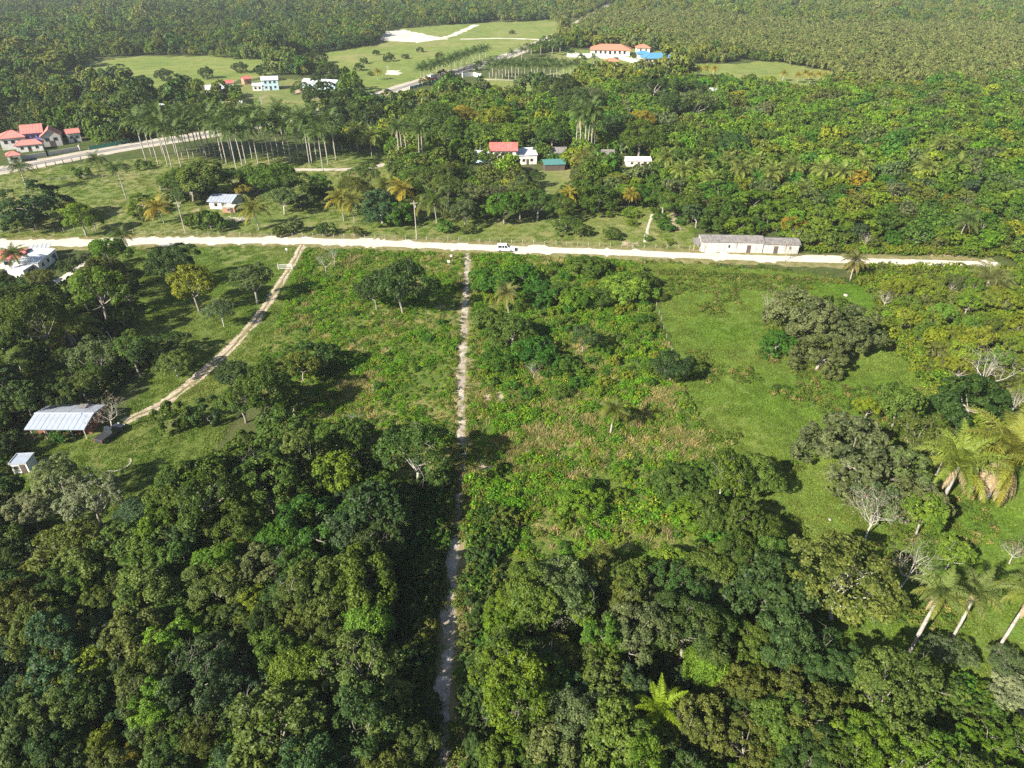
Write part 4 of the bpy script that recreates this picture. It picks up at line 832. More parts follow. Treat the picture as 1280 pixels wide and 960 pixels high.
NEAR = """
35 636 52 F s|72 604 62 F s|112 622 68 F s|172 636 52 B b|188 658 42 B m|255 618 98 B m|300 598 72 F m|292 660 72 B m|240 598 42 B l|85 682 78 A o|104 702 66 B o|150 682 62 B m|192 692 62 B m|18 690 52 B d|8 640 46 D d|8 716 34 B b
185 742 78 B o|226 702 46 T m|247 690 40 B l|287 690 46 B y|270 732 72 B o|312 718 44 F g|130 746 62 B o|60 736 62 B d|18 742 52 B d|50 790 76 F o|96 790 66 B o|165 792 80 B o|230 788 62 B m|285 780 60 B o|60 846 62 A o|102 842 62 B y|20 850 52 F b|185 856 84 F o|248 850 92 F b|292 862 72 F b|20 892 62 B d
70 892 72 F o|60 928 72 B d|112 930 52 B y|156 906 62 D b|172 948 42 B r|192 922 52 B d|252 932 62 B o|282 948 52 B l|312 902 40 B y|12 942 52 B m|290 588 62 B m|330 602 92 F m|346 578 62 B d|420 590 66 B l|396 658 96 D e|340 666 62 B e|376 640 50 B m|432 656 44 D b|320 708 72 F g|310 690 40 B y|322 758 54 B y|396 742 82 F o|450 724 88 B m|456 690 42 F l|470 642 72 B d
520 566 88 A m|380 782 60 F o|412 784 46 B y|372 834 68 B l|450 832 92 F o|478 884 84 A o|520 932 56 A o|330 866 44 B r|342 916 102 B o|402 932 64 F o|290 832 62 B d|286 872 60 B d|424 948 60 A g|300 955 60 F b|215 955 60 B d|135 962 60 B o|40 965 60 F m|370 965 60 B o|480 965 66 F o
700 736 84 F g|664 722 52 B m|780 746 52 B o|816 756 44 F g|752 702 44 B o|890 734 46 F s|625 756 38 B l|645 862 98 F l|750 832 64 F o|762 862 72 B o|716 902 74 B g|800 790 84 F g|860 782 92 B d|885 832 54 B l|772 922 84 B m|690 938 72 B g|832 942 62 B o|872 908 72 F o|620 948 52 B m|604 832 36 B d|604 932 44 B d|905 592 64 A m|946 592 52 B m|890 640 54 B m|932 652 62 B m|920 692 62 B m|965 742 92 B d|896 742 44 F s
850 606 72 L m|872 642 62 L l|892 592 52 L m|840 706 62 L l|730 626 58 L l|1060 566 112 D g|1130 594 84 D g|1156 642 54 B l|1146 622 62 F g|1100 628 60 A g|1060 722 124 A o|1192 690 44 A l|985 742 62 B d|985 802 84 B d|1032 822 84 B d|1000 882 92 F o|1110 862 104 F o|1186 816 54 A g|1262 832 54 A g|1272 872 54 A s|1082 932 84 F l|1150 948 72 F l|1232 942 74 F l|930 860 62 B o|940 800 54 B m|930 930 70 F o|1010 945 70 B d|1045 880 60 F o|960 690 50 B m
1000 396 82 D g|1066 414 78 D g|1026 442 66 D g|970 432 40 D e|984 418 40 D m|1042 394 50 D m|1211 506 78 D d|1126 502 58 B m|1150 546 62 F o|1182 566 54 F o|1085 508 30 B y|500 356 92 C d|468 364 56 C d|620 350 52 L e|672 368 46 L e|652 345 40 L e|702 366 40 L m|724 374 46 L l|748 372 44 L m|782 362 62 L l|800 352 44 L m|735 334 44 L m|640 418 62 L m|612 400 44 L m|730 422 34 F d|672 440 62 L e|702 456 38 L m|626 448 44 L e|840 456 56 C d|822 462 34 L m|660 494 22 D e|702 490 28 L m|394 448 54 D d|376 458 50 C o|332 480 82 F m|292 468 44 L d|362 498 66 C m|300 500 50 F m|255 515 44 S d|215 522 44 S m
240 354 54 B y|315 350 48 F g|275 388 34 A g|212 428 52 C d|45 398 84 B m|14 378 60 B m|76 378 50 B d|122 368 62 B l|130 345 50 B o|136 318 48 B l|214 320 62 B d|118 440 54 F g|166 440 50 F m|217 452 50 C o|30 498 44 B d|10 520 44 D d|10 560 44 D d|75 494 40 B d|77 545 24 S e|100 480 44 F o|110 400 30 B o|112 326 26 B g|0 420 60 B m|-12 480 60 B d|-14 610 60 B d|405 326 24 N w|545 605 40 S d|500 620 44 B d|500 680 44 S d|520 650 36 S m|470 610 40 B m|530 712 44 S d|505 760 50 S d|520 830 44 S d|535 885 36 S d|600 700 40 S d|595 760 36 S d|592 870 40 S d|632 652 30 S o|440 545 50 B m|400 545 52 B m|350 545 60 B m|305 555 50 B m|460 580 44 B d|375 575 40 B m
"""
for e in NEAR.replace('\n', '|').split('|'):
    if e.strip():
        x_, y_, w_, k_, c_ = e.split(); add_px(k_, c_, float(x_), float(y_), float(w_), None, {'L': 0.85 if float(x_) > 940 else 0.72, 'D': 0.8}.get(k_, 0.6 if float(y_) > 808 and float(x_) > 1170 else 1.0))
for px_, py_, w_, lb in [(130,512,56,'bare pale tree leaning beside the tin roofed homestead'), (962,378,34,'leaning leafless tree at the left of the pasture tree clump'), (1110,370,28,'grey leafless tree in the scrub right of the pasture'),
    (1204,358,26,'thin grey bare tree in the scrub below the road end'), (1240,462,66,'wide bare white tree in the scrub at right'), (1138,705,74,'forked bare white tree left of the three tall palms'), (696,768,52,'bleached bare tree in the forest right of the track'),
    (1270,690,34,'small bare tree near the right edge above the palms'), (1096,640,72,'bare tree with thick leaning white trunk on the lower pasture'), (984,312,24,'slim white trunked tree at the roadside above the pasture'), (1082,300,20,'slim bare trunk at the far roadside near the road end'),
    (443,525,26,'small twisted bare tree above the left hand forest'), (1268,500,40,'bare branched tree at the right edge by the dark domed tree'), (440,946,50,'dead grey branches in the forest beside the track bottom'), (668,462,22,'dead stump tree among bushes right of the track'), (415,318,26,'pale bare bush beside the driveway entrance')]:
    add_px('N', 'w', px_, py_, w_, lb)
MID = """
36 258 92 D b|90 262 30 B y|40 272 28 B y|100 272 42 B l|116 275 26 B m|178 254 40 D l|178 270 18 S o|238 236 54 D d|222 222 40 B m|250 216 60 B m|290 220 40 B m|320 216 40 B m|345 226 50 B m|372 240 62 D d|352 250 40 A g|400 236 44 D e|300 235 24 B r|310 228 26 B d|262 277 32 S m|278 282 20 S m|242 277 22 S m|366 285 22 S g|350 290 18 S o|408 286 24 S d|445 290 18 S o|100 216 22 S m|178 206 18 S m|215 226 24 B d
476 262 62 D b|496 268 44 D e|455 222 44 A o|440 232 40 B o|580 262 40 B g|606 264 28 S l|586 286 18 S o|554 284 22 S e|708 281 36 D m|728 290 22 S o|766 292 24 D m|748 250 52 D m|735 246 44 D m|788 266 20 D l|790 278 14 D l|760 268 12 S l|820 262 16 D l|825 272 20 D e|833 282 22 D e|848 262 14 D e|852 276 14 S e|810 297 12 D l|836 302 12 S l|650 250 44 B m|630 256 44 B e|672 255 40 B m|660 240 36 B o|700 256 40 B m|586 240 40 A g|560 236 44 A o|622 242 36 A g|652 232 30 A g|540 226 50 A o|665 222 28 A d|520 222 40 B m|560 215 40 B o|575 255 30 B m
735 120 44 A g|745 79 10 D m|762 80 9 D d|722 77 14 D m|780 84 12 D m|793 70 8 D m|730 72 8 D d|815 84 12 D d|848 80 12 D m|770 72 6 D m|430 92 18 D d|448 84 14 D d|420 100 20 D d|455 76 11 D d|463 92 8 D m|150 92 30 D d|175 100 26 B d|205 94 22 D d|112 95 24 D d|258 92 20 D d|300 84 22 D d|325 90 20 B d|90 104 30 D d|232 100 16 D d|395 96 16 D d|640 40 8 D d|600 62 9 D d|470 66 9 D d|700 112 40 B d|720 128 44 B d|400 120 50 D d|440 128 54 D d|462 140 50 D d|420 146 40 D d|376 110 24 D m|395 72 26 D d|385 78 30 D d|410 84 24 B d|486 72 15 D d|550 70 13 D d|525 62 10 D d|506 70 10 D d|915 185 50 D b|800 170 50 B m|770 156 44 B d|690 165 44 B m|600 168 40 B m|560 160 50 B m|620 150 40 B y|640 165 44 B l|580 140 40 B r|540 142 50 B m|800 150 40 B r|870 130 44 A g|845 128 40 B d|820 112 50 D d|860 115 40 D d|900 245 50 D e|940 258 56 D l|985 262 60 D l|1030 275 60 D l|1075 280 54 D l|1120 282 50 D m|1000 290 44 D l|1050 292 40 D m|895 275 44 D m|925 285 40 D l|1150 290 40 D e|830 248 40 B m|795 245 36 D e|770 225 30 D l|860 250 40 B m
"""
for e in MID.replace('\n', '|').split('|'):
    if e.strip():
        x_, y_, w_, k_, c_ = e.split(); add_px(k_, c_, float(x_), float(y_), float(w_), None, {'D': 0.66, 'B': 0.78, 'A': 0.7}.get(k_, 1.0))

# ------------------------------------------------------------------ fill of forest and scrub
LOTS = {
 'forest_left': [(-60,640),(20,650),(60,705),(150,705),(250,640),(300,590),(350,570),(450,630),(492,690),(478,800),(465,1010),(-90,1010)],
 'forest_right': [(620,800),(700,760),(840,720),(900,660),(940,655),(960,700),(1010,770),(1050,930),(1300,950),(1300,1010),(612,1010)],
 'scrub_right': [(1110,366),(1215,362),(1300,350),(1300,520),(1200,490),(1140,440),(1100,400),(1100,372)],
 'north_wood': [(560,262),(430,250),(430,196),(560,130),(700,118),(880,108),(1070,120),(1400,90),(1400,335),(1230,326),(1160,314),(1000,312),(998,300),(870,288),(850,255),(700,262)],
 'left_grove': [(-60,345),(60,350),(120,330),(170,340),(165,420),(190,455),(130,500),(60,500),(20,540),(20,600),(-60,600)],
 'north_left': [(170,214),(300,214),(420,218),(430,240),(340,256),(300,236),(230,245)],
}
LOTS['corner'] = [(1030,856),(1300,856),(1300,1010),(1030,1010)]
LOTS.update({'gap_a': [(1060,337),(1300,333),(1300,374),(1110,382),(1075,362)], 'gap_b': [(1100,368),(1130,372),(1235,520),(1300,560),(1300,605),(1205,545),(1132,456),(1090,402)], 'gap_c': [(588,640),(632,640),(640,1010),(580,1010)], 'gap_d': [(470,615),(570,600),(545,1010),(450,1010)], 'gap_e': [(1000,296),(1100,304),(1230,314),(1320,318),(1320,336),(1230,327),(1000,317)]})
LW = {k: W(v) for k, v in LOTS.items()}
def blocked(x, y, pad=0.0, fields=True):
    r = np.zeros(x.shape, bool)
    for ln, hw in LINES: r |= seg_dist(x, y, ln) < hw + pad
    if fields:
        for f in FP: r |= inpoly(x, y, f)
    for mx, my, c, s_, hx, y0, y1 in BOX:
        u = (x - mx) * c + (y - my) * s_; v = -(x - mx) * s_ + (y - my) * c
        r |= (abs(u) < hx + pad) & (v > y0 - pad) & (v < y1 + pad)
    return r
def disc(poly, dmin, rng, pts0=(), tries=None, f0=0.45):
    """random points inside poly, dmin apart, and clear of (x, y, radius) in pts0"""
    lo, hi = poly.min(0), poly.max(0); area = (hi - lo).prod(); n = int(tries or area / (dmin * dmin) * 5)
    c = lo + rng.random((n, 2)) * (hi - lo); c = c[inpoly(c[:, 0], c[:, 1], poly)]; grid = {}; out = []
    for x, y, r in pts0: grid.setdefault((int(x // dmin), int(y // dmin)), []).append((x, y, max(0.0, r)))
    for x, y in c:
        i, j = int(x // dmin), int(y // dmin); ok = True
        for a in range(i - 2, i + 3):
            for b in range(j - 2, j + 3):
                for q in grid.get((a, b), ()):
                    if (q[0] - x) ** 2 + (q[1] - y) ** 2 < (q[2] if q[2] >= 0 else dmin) ** 2: ok = False; break
                if not ok: break
            if not ok: break
        if ok: grid.setdefault((i, j), []).append((x, y, dmin)); out.append((x, y))
    return np.array(out).reshape(-1, 2)
man = [(t[2], t[3], t[4] * 0.40) for t in TREES] + [(p[0], p[1], p[2]) for p in PALMS]
VIEW = [(-10,308,78,350,150), (588,172,676,207,263), (680,186,710,215,250), (748,186,770,203,271), (780,194,816,208,260), (866,286,1000,316,178), (610,98,698,114,400), (862,78,1050,106,400), (706,50,846,82,470), (884,110,916,122,380), (664,214,712,258,212), (258,98,430,146,350), (465,95,548,124,385), (0,158,104,206,275)]
def hides(x, y, w, h):
    """would a plant of width w and height h stand in front of an open view to a house or field?"""
    a, b1, d = proj(x, y, 0); _, b0, _ = proj(x, y, h); hw = w * FPX / d / 2
    return any(a + hw > v[0] and a - hw < v[2] and b1 > v[1] and b0 < v[3] and y < v[4] for v in VIEW)
rng = np.random.default_rng(21)
def fill(zone, dmin, wlo, whi, codes, cols, man, maxn=None, jit=0.0):
    pts = disc(LW[zone], dmin, rng, man)
    if len(pts): pts = pts[~blocked(pts[:, 0], pts[:, 1], 1.2, zone not in ('scrub_right', 'left_grove', 'north_left', 'lot_right', 'lot_low', 'lot_left'))]
    out = [[codes[rng.integers(len(codes))], cols[rng.integers(len(cols))], x, y, rng.uniform(wlo, whi), None, 0.85 if codes[0] == 'M' else 1.0] for x, y in pts]
    return out
TREES += fill('forest_left', 3.4, 3.6, 6.8, 'BTFDBA', 'ddmombl', man)
TREES += fill('forest_right', 3.4, 3.6, 6.6, 'BTFDBA', 'dmmmobl', man)
TREES += [t for t in fill('left_grove', 6.0, 3.6, 6.0, 'BLF', 'dmmo', man) if not hides(t[2], t[3], t[4], t[4] * 1.2)]
LW['lot_right'] = W([(600,330),(800,338),(812,390),(832,450),(845,478),(720,500),(602,492)]); LW['lot_low'] = W([(600,590),(860,575),(930,640),(930,700),(610,720)]); LW['lot_left'] = W([(385,322),(572,328),(570,480),(420,520),(330,480),(360,420)])
TREES += fill('lot_right', 3.0, 1.4, 3.4, 'SSSL', 'ellyem', man); TREES += fill('lot_low', 3.4, 1.2, 2.7, 'SSSS', 'ellyl', man); TREES += fill('lot_left', 7.0, 1.0, 2.4, 'SS', 'emoe', man)
scrub = fill('scrub_right', 3.1, 3.4, 5.6, 'BFFS', 'yyloyly', man)
TREES += scrub
nw = fill('north_wood', 4.5, 3.6, 8.2, 'MMMM', 'mmmlleoybglor', man)
nw = [t for t in nw if not hides(t[2], t[3], t[4], t[4] * 0.85)]
nw.sort(key=lambda t: t[3])
north = nw[:230]; north_rest = nw[230:]
TREES += north

# build every tree: thing > trunk, crown
def region(px, py, x, y):
    if py < 125: return 'in the far ' + ('left' if px < 430 else 'right' if px > 850 else 'middle')
    if inpoly(np.array(x), np.array(y), LW['forest_left']): return 'in the left hand forest'
    if inpoly(np.array(x), np.array(y), LW['forest_right']): return 'in the right hand forest'
    if inpoly(np.array(x), np.array(y), LW['scrub_right']): return 'in the right hand scrub'
    if inpoly(np.array(x), np.array(y), FP[0]): return 'on the right hand pasture'
    if inpoly(np.array(x), np.array(y), FP[3]): return 'in the ' + ('left' if px < 580 else 'right') + ' overgrown lot'
    if inpoly(np.array(x), np.array(y), FP[2]) or (px < 400 and py > 300): return 'by the tin roofed homestead'
    if px < 430: return 'by the left roadside pasture'
    if py > 210 and px < 860: return 'before the red roofed house'
    if px < 860: return 'behind the red roofed house'
    return ('near' if py > 262 else 'beyond') + ' the derelict building'
rows = []
for i, (code, c, x, y, Wm, lb, hf) in enumerate(TREES):
    px, py, dep = proj(x, y, KIND[code][0][3] / KIND[code][0][2] * Wm * hf); wpx = Wm * FPX / dep
    size = 'small' if wpx < 30 else 'large' if wpx > 75 else 'medium'
    reg = region(px, py, x, y)
    rows.append([i, px, py, lb, size, reg, f'{size} {CW[c]} {KW[code]} {reg}'])
by = {}
for r in rows:
    if not r[3]: by.setdefault(r[6], []).append(r)
for k, rs in by.items():
    rs.sort(key=lambda r: r[1])
    for j, r in enumerate(rs):
        if len(rs) == 1: r[3] = k
        elif j == 0: r[3] = k + ', leftmost such'
        elif j == len(rs) - 1: r[3] = k + ', rightmost such'
        else: r[3] = k + f', {ordinal(j)} such from left'
for r, (code, c, x, y, Wm, lb, hf) in zip(rows, TREES):
    i = r[0]; g_ = np.random.default_rng(9000 + i); me, tm, cw, zc, h = KIND[code][int(g_.integers(len(KIND[code])))]
    s_ = Wm / cw; sz = s_ * hf * g_.uniform(0.9, 1.12)
    o = thing(KN[code], r[3], 'bush' if code == 'S' else 'tree', (x, y, 0), g_.random() * 6.283, 'trees and bushes ' + r[5])
    sa_ = s_ * g_.uniform(0.86, 1.1); sb_ = s_ * g_.uniform(0.9, 1.14); link('trunk', tm, o, None, 0, (sa_, sb_, sz)); cr = link('crown', me, o, None, 0, (sa_, sb_, sz))
    col = np.array(CL[c]) * g_.uniform(0.82, 1.2) * np.array([g_.uniform(0.88, 1.14), 1, g_.uniform(0.85, 1.15)]); cr.color = (*col, 1)

# ------------------------------------------------------------------ masses nobody could count: far forest, undergrowth, weeds, grass
def proto_coll(name, meshes):
    c = bpy.data.collections.new(name)
    for i, m_ in enumerate(meshes): c.objects.link(bpy.data.objects.new(f'{name}_{i:02d}', m_))
    return c
def mass_tree(seed, R, H, zb, nl, nsub, nleaf, leaf, zmin=-0.4, lob=(0.28, 0.42)):
    return make_crown('mass', np.random.default_rng(seed), R, H, zb, nl, nsub, nleaf, leaf, M['leaf_mass'], lob, zmin=zmin, fill=0.06)[0]
def scatter(name, label, cat, pts, z, scl, idx, colr, coll, kind_='stuff', sz=None):
    n = len(pts); me = bpy.data.meshes.new(name); me.vertices.add(n)
    me.vertices.foreach_set('co', np.column_stack([pts, np.full(n, z)]).astype(np.float32).ravel())
    for an, ty, vals in (('scl', 'FLOAT', scl), ('rot', 'FLOAT', rng.random(n) * 6.283), ('sz', 'FLOAT', sz if sz is not None else np.ones(n))):
        a = me.attributes.new(an, ty, 'POINT'); a.data.foreach_set('value', np.asarray(vals, np.float32))
    a = me.attributes.new('idx', 'INT', 'POINT'); a.data.foreach_set('value', np.asarray(idx, np.int32))
    a = me.attributes.new('col', 'FLOAT_COLOR', 'POINT'); a.data.foreach_set('color', np.column_stack([colr, np.ones(n)]).astype(np.float32).ravel())
    o = link(name, me); tag(o, label, cat, None, kind_)
    t = bpy.data.node_groups.new(name, 'GeometryNodeTree'); t.interface.new_socket('Geometry', in_out='INPUT', socket_type='NodeSocketGeometry'); t.interface.new_socket('Geometry', in_out='OUTPUT', socket_type='NodeSocketGeometry')
    gi = t.nodes.new('NodeGroupInput'); go_ = t.nodes.new('NodeGroupOutput'); ip = t.nodes.new('GeometryNodeInstanceOnPoints'); ci = t.nodes.new('GeometryNodeCollectionInfo')
    ci.inputs['Collection'].default_value = coll; ci.inputs['Separate Children'].default_value = True; ci.inputs['Reset Children'].default_value = True
    def attr(nm, dt): q = t.nodes.new('GeometryNodeInputNamedAttribute'); q.data_type = dt; q.inputs['Name'].default_value = nm; return q.outputs['Attribute']
    L_ = t.links.new; mp = t.nodes.new('GeometryNodeMeshToPoints'); L_(gi.outputs[0], mp.inputs['Mesh']); L_(mp.outputs[0], ip.inputs['Points']); L_(ci.outputs[0], ip.inputs['Instance'])
    ip.inputs['Pick Instance'].default_value = True; L_(attr('idx', 'INT'), ip.inputs['Instance Index'])
    cx = t.nodes.new('ShaderNodeCombineXYZ'); L_(attr('rot', 'FLOAT'), cx.inputs[2]); L_(cx.outputs[0], ip.inputs['Rotation'])
    cs = t.nodes.new('ShaderNodeCombineXYZ'); sa = attr('scl', 'FLOAT'); mu = t.nodes.new('ShaderNodeMath'); mu.operation = 'MULTIPLY'; L_(sa, mu.inputs[0]); L_(attr('sz', 'FLOAT'), mu.inputs[1])
    L_(sa, cs.inputs[0]); L_(sa, cs.inputs[1]); L_(mu.outputs[0], cs.inputs[2]); L_(cs.outputs[0], ip.inputs['Scale']); L_(ip.outputs[0], go_.inputs[0])
    md = o.modifiers.new('scatter', 'NODES'); md.node_group = t; return o
def shade(n, cols, w=None, var=0.16):
    c = np.array([CL[q] if isinstance(q, str) else q for q in cols]); k = rng.choice(len(cols), n, p=w); return c[k] * (1 + rng.normal(size=(n, 1)) * var).clip(0.55, 1.6) * (1 + rng.normal(size=(n, 3)) * 0.05)
# trees of the wood north of the road past the nearest ones
C_mid = proto_coll('mass_mid', [mass_tree(500 + i, 3.8, 5.6, 1.2, 20, 8, 1500, 0.75) for i in range(6)])
if north_rest:
    a = np.array([[t[2], t[3]] for t in north_rest]); n = len(a)
    scatter('woodland', 'dense mixed woodland canopy beyond the derelict building', 'woodland', a, 0, rng.uniform(0.5, 1.2, n), rng.integers(0, 6, n), shade(n, 'mmlleoylgol') * 1.15, C_mid)
# far forest
C_far = proto_coll('mass_far', [mass_tree(600 + i, 4.0, 5.6, 0.6, 13, 7, 900, 0.95) for i in range(6)])
def frustum(y0, y1, n):
    y = np.sqrt(rng.random(n) * (y1 ** 2 - y0 ** 2) + y0 ** 2); x = (rng.random(n) * 2 - 1) * (0.84 * (y * cP + CAM_H * sP) + 25); return np.column_stack([x, y])
def thin(pts, d):
    """one point per grid cell of size d"""
    k = np.floor(pts / d).astype(int); _, i = np.unique(k, axis=0, return_index=True); return pts[i]
p = thin(frustum(240, 1330, 130000), 5.2); p = p[rng.random(len(p)) < 0.86]
p = p[~blocked(p[:, 0], p[:, 1], 2.0)]; nwood = LW['north_wood']; p = p[~inpoly(p[:, 0], p[:, 1], nwood)]
# thin out round hand-placed trees and palms, keep the view to the fields and houses open
hp = np.array([(t[2], t[3], 0.42 * t[4]) for t in TREES if t[3] > 230] + [(q[0], q[1], 2.0) for q in PALMS if q[1] > 230])
for x, y, r in hp: p = p[np.hypot(p[:, 0] - x, p[:, 1] - y) > r]
px, py, dep = proj(p[:, 0], p[:, 1], 0)
open_px = [[(170,196),(420,196),(450,186),(300,166),(180,184)], [(0,204),(110,190),(240,168),(330,152),(330,170),(110,210),(0,232)], [(300,152),(330,156),(420,132),(440,118),(400,110)], [(455,128),(610,86),(612,112),(480,136)], [(600,70),(720,66),(720,118),(600,118)], [(700,60),(860,66),(870,96),(720,96)], [(738,70),(790,72),(790,84),(738,84)], [(860,92),(1040,104),(1030,116),(870,112)], [(160,112),(230,108),(240,118),(160,122)],[(-60,180),(120,175),(120,215),(-60,235)],[(250,104),(300,98),(350,94),(430,98),(440,112),(300,118),(250,124)]]
keep = (vnoise(p[:, 0] + 70, p[:, 1] + 900, 26) > 0.14)
for q in open_px: keep &= ~inpoly(px, py, np.array(q, float))
keep &= ~np.array([hides(a_, b_, 5.5, 6.0) for a_, b_ in p])
p = p[keep]; px = px[keep]; py = py[keep]
teak = inpoly(px, py, np.array([(690,24),(850,20),(1000,34),(1400,40),(1400,128),(1180,118),(1070,112),(1040,92),(960,76),(860,70),(800,52),(700,52)], float))
n = len(p); nz = vnoise(p[:, 0], p[:, 1], 45); nz2 = vnoise(p[:, 0] + 300, p[:, 1], 130)
c = shade(n, ['m', 'd', 'o', 'l', 'b', 'g', 'y'], [.26, .20, .18, .12, .10, .08, .06]); c *= (0.95 + 0.7 * nz * nz2 * 2)[:, None].clip(0.75, 1.7)
ct = shade(n, [(0.175,0.205,0.060), (0.225,0.238,0.085), (0.135,0.175,0.046), (0.30,0.28,0.14)], [.34, .28, .26, .12], 0.14); c[teak] = ct[teak]
right = (px > 700) & ~teak; c[right] = c[right] * np.array([1.35, 1.22, 1.0]); c = np.minimum(c, [0.17, 0.19, 0.06])
s_ = np.clip(0.45 + 0.95 * nz * (0.6 + 0.8 * nz2) + rng.normal(size=n) * 0.14, 0.45, 1.5); s_[teak] = rng.uniform(0.7, 1.1, teak.sum())
em = rng.random(n) < 0.05; s_[em & ~teak] *= 1.5; szz = rng.uniform(0.8, 1.45, n); szz[teak] = 1.25
far = ~teak
scatter('far_forest', 'far tropical forest filling the top of the view', 'forest', p[far], 0, s_[far], rng.integers(0, 6, far.sum()), c[far], C_far, sz=szz[far])
scatter('teak_plantation', 'even plantation of pale flowering trees behind the large villa', 'plantation', p[teak], 0, s_[teak], rng.integers(0, 6, teak.sum()), c[teak], C_far, sz=szz[teak])
# undergrowth under the near forests and scrub
C_und = proto_coll('mass_bush', [mass_tree(700 + i, 1.3, 1.6, 0.0, 9, 6, 420, 0.34, -0.2) for i in range(5)])
u = []
for z_, d in (('forest_left', 1.7), ('forest_right', 1.7), ('scrub_right', 1.7), ('left_grove', 1.8), ('corner', 1.6), ('gap_a', 1.3), ('gap_b', 1.5), ('gap_c', 1.3), ('gap_d', 1.4), ('gap_e', 1.5)):
    q = LW[z_]; lo, hi = q.min(0), q.max(0); k = int((hi - lo).prod() / (d * d) * 1.6); a = lo + rng.random((k, 2)) * (hi - lo); a = a[inpoly(a[:, 0], a[:, 1], q)]; u.append(a)
q = np.array(LW['north_wood']); a = q.min(0) + rng.random((15000, 2)) * (q.max(0) - q.min(0)); u.append(a[inpoly(a[:, 0], a[:, 1], q)])
u = np.concatenate(u); u = u[~blocked(u[:, 0], u[:, 1], 0.7, False)]
u = u[~np.array([b_ > 150 and hides(a_, b_, 2.6, 1.8) for a_, b_ in u])]
for f in (FP[1], FP[10], FP[4], FP[5], FP[9]): u = u[~inpoly(u[:, 0], u[:, 1], f)]
n = len(u); sr = np.zeros(n, bool)
for z_ in ('scrub_right', 'gap_a', 'gap_b', 'gap_e'): sr |= inpoly(u[:, 0], u[:, 1], LW[z_])
c = shade(n, 'mdmoe'); c[sr] = shade(int(sr.sum()), 'yloy')
scatter('undergrowth', 'tangled undergrowth beneath the forest trees', 'undergrowth', u, 0, rng.uniform(0.55, 1.25, n), rng.integers(0, 5, n), c, C_und)
# weeds and tall grass of the overgrown lots
C_weed = proto_coll('mass_weed', [mass_tree(720 + i, 0.75, 0.7, 0.0, 8, 5, 190, 0.20, -0.1, (0.3, 0.5)) for i in range(5)])
def tuft(seed, n, h, spread):
    g_ = np.random.default_rng(seed); b = np.column_stack([g_.normal(size=(n, 2)) * spread, np.zeros(n)]); d = unit(np.column_stack([g_.normal(size=(n, 2)) * 0.45, np.ones(n)])); hh = (h * g_.uniform(0.5, 1.2, n))[:, None]
    sd = unit(np.cross(d, g_.normal(size=(n, 3)))) * 0.05; tip = b + d * hh + np.column_stack([g_.normal(size=(n, 2)) * 0.12, np.zeros(n)])
    V = np.stack([b - sd, b + sd, tip], 1).reshape(-1, 3)
    return raw_mesh('tuft', V, np.arange(3 * n).reshape(n, 3), M['leaf_mass'], {'tint': ('FACE', np.clip(0.5 + g_.normal(size=n) * 0.16, 0, 1))})
C_tuft = proto_coll('mass_tuft', [tuft(760 + i, 70, 0.75, 0.32) for i in range(4)])
C_short = proto_coll('mass_short', [tuft(780 + i, 60, 0.22, 0.38) for i in range(4)])
lot = FP[3]; lo, hi = lot.min(0), lot.max(0); k = int((hi - lo).prod() * 2.6); a = lo + rng.random((k, 2)) * (hi - lo); a = a[inpoly(a[:, 0], a[:, 1], lot)]
a = a[~blocked(a[:, 0], a[:, 1], 0.35, False)]
fx, fy, _ = proj(a[:, 0], a[:, 1], 0); dryband = np.exp(-((fy - 525) / 48.0) ** 2) * np.where(fx > 585, 1.0, 0.35) + 0.28 * np.exp(-((fy - 322) / 14.0) ** 2)
dry = (vnoise(a[:, 0], a[:, 1], 9) * 0.55 + vnoise(a[:, 0] + 40, a[:, 1], 3) * 0.3 + dryband * 0.34 + rng.normal(size=len(a)) * 0.13) > 0.73
lush = vnoise(a[:, 0] + 90, a[:, 1] + 20, 6) * 0.6 + vnoise(a[:, 0], a[:, 1] + 70, 2.2) * 0.4
g1 = ~dry; w = a[g1]; n = len(w); c = shade(n, [(0.112,0.235,0.024), (0.102,0.205,0.024), (0.160,0.250,0.028), (0.195,0.232,0.040), (0.080,0.160,0.026)], [.3, .25, .2, .15, .1], 0.18)
lf = np.where(fx[g1] < 585, 0.72, 1.0); keep = (rng.random(n) < 0.25 + 0.75 * lush[g1]); w, c, l_ = w[keep], c[keep], (lush[g1] * lf)[keep]
scatter('weeds', 'rank green weeds and creepers covering the overgrown lots', 'weeds', w, 0, (0.30 + 1.15 * l_ * rng.uniform(0.35, 1.3, len(w))).clip(0.25, 1.7), rng.integers(0, 5, len(w)), c, C_weed)
d_ = a[dry]; n = len(d_)
scatter('dry_grass', 'tall dry straw coloured grass in the overgrown lots', 'grass', d_, 0, rng.uniform(0.7, 1.5, n), rng.integers(0, 4, n), shade(n, [(0.33,0.29,0.135), (0.25,0.235,0.09), (0.15,0.185,0.045)], [.34, .33, .33]), C_tuft)
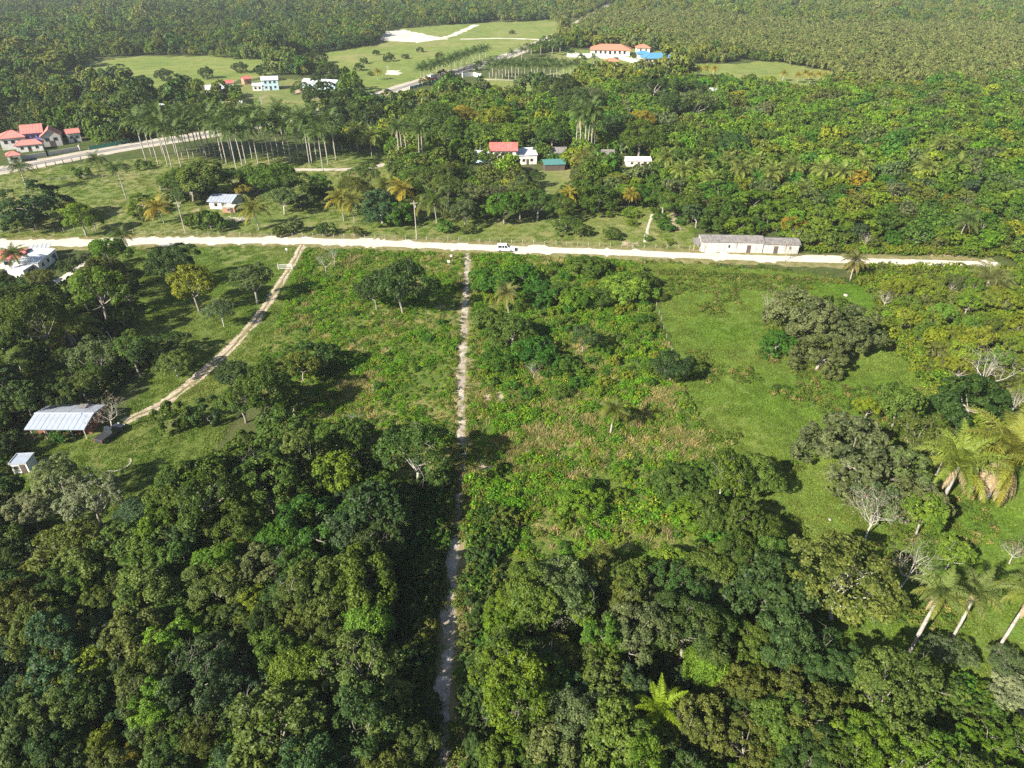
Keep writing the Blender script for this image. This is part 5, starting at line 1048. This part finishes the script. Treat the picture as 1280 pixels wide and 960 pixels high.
# short grass of the pastures and lawns
gp = []
for f, dens in ((FP[0], 1.5), (FP[1], 0.45), (FP[2], 1.0)):
    lo, hi = f.min(0), f.max(0); k = int((hi - lo).prod() * dens); q = lo + rng.random((k, 2)) * (hi - lo); gp.append(q[inpoly(q[:, 0], q[:, 1], f)])
gp = np.concatenate(gp); gp = gp[~blocked(gp[:, 0], gp[:, 1], 0.1, False)]; n = len(gp)
n1 = vnoise(gp[:, 0], gp[:, 1], 12)[:, None]; n2 = vnoise(gp[:, 0] + 33, gp[:, 1], 3.0)[:, None]
c = np.array([0.088,0.162,0.020]) * (1 - n1) + np.array([0.160,0.192,0.044]) * n1; c = c * (0.8 + 0.4 * n2) * (1 + rng.normal(size=(n, 1)) * 0.12)
scatter('pasture_grass', 'short tufted grass of the pastures and lawns', 'grass', gp, 0, rng.uniform(0.6, 1.5, n), rng.integers(0, 4, n), c, C_short)
# leafy verge along both sides of the track and round the pasture
ed = []
for px_, lw, dn in ((TRACK, 2.6, 5), (FIELD_PX['pasture'] + [FIELD_PX['pasture'][0]], 1.6, 1.6), (ROAD, 5.2, 2.2), ([(818,341),(900,345),(1000,349),(1062,354)], 1.3, 10)):
    ln = np.array(smooth_line(W(px_), 0.5)); k = int(len(ln) * dn * 0.5); i = rng.integers(0, len(ln), k); off = rng.normal(size=(k, 2)) * lw * 0.5; ed.append(ln[i] + off)
tl = np.array(smooth_line(W(TRACK), 0.5)); k = int(len(tl) * 0.9); low = tl[tl[:, 1] < 92]; k2 = int(len(low) * 5); c2 = low[rng.integers(0, len(low), k2)] + np.column_stack([rng.choice([-1, 1], k2) * rng.uniform(0.35, 1.6, k2), rng.normal(size=k2)]); creep = tl[rng.integers(0, len(tl), k)] + np.column_stack([rng.choice([-1, 1], k) * rng.uniform(0.55, 1.2, k), rng.normal(size=k)]); creep = np.concatenate([creep, c2]); creep = creep[vnoise(creep[:, 0], creep[:, 1], 4.0) > 0.42]
ep = FP[0].min(0) + rng.random((9000, 2)) * (FP[0].max(0) - FP[0].min(0)); ep = ep[inpoly(ep[:, 0], ep[:, 1], FP[0]) & (vnoise(ep[:, 0] + 11, ep[:, 1] + 5, 7) > 0.66)]
ed = np.concatenate(ed); ed = ed[~blocked(ed[:, 0], ed[:, 1], 0.1, False)]; ed = np.concatenate([ed, creep, ep]); n = len(ed)
scatter('verge_weeds', 'ragged weeds edging the track, the road and the pasture', 'weeds', ed, 0, rng.uniform(0.3, 0.95, n), rng.integers(0, 5, n), shade(n, [(0.095,0.145,0.024), (0.145,0.165,0.036), (0.072,0.115,0.022), (0.25,0.215,0.08)], [.35, .3, .2, .15]), C_weed)

# ------------------------------------------------------------------ the air: thin even haze round camera and scene
hz = MB().box(-2500, 2500, -300, 3000, -1.5, 80).build('haze', None); tag(hz, 'thin pale haze over the whole landscape', 'haze', None, 'stuff')
hm = bpy.data.materials.new('haze'); hm.use_nodes = True; t = hm.node_tree; t.nodes.clear(); out = t.nodes.new('ShaderNodeOutputMaterial'); pv = t.nodes.new('ShaderNodeVolumePrincipled')
pv.inputs['Color'].default_value = (0.86, 0.92, 1.0, 1); pv.inputs['Density'].default_value = 0.00010; pv.inputs['Anisotropy'].default_value = 0.1
t.links.new(pv.outputs[0], out.inputs['Volume']); hz.data.materials.append(hm)
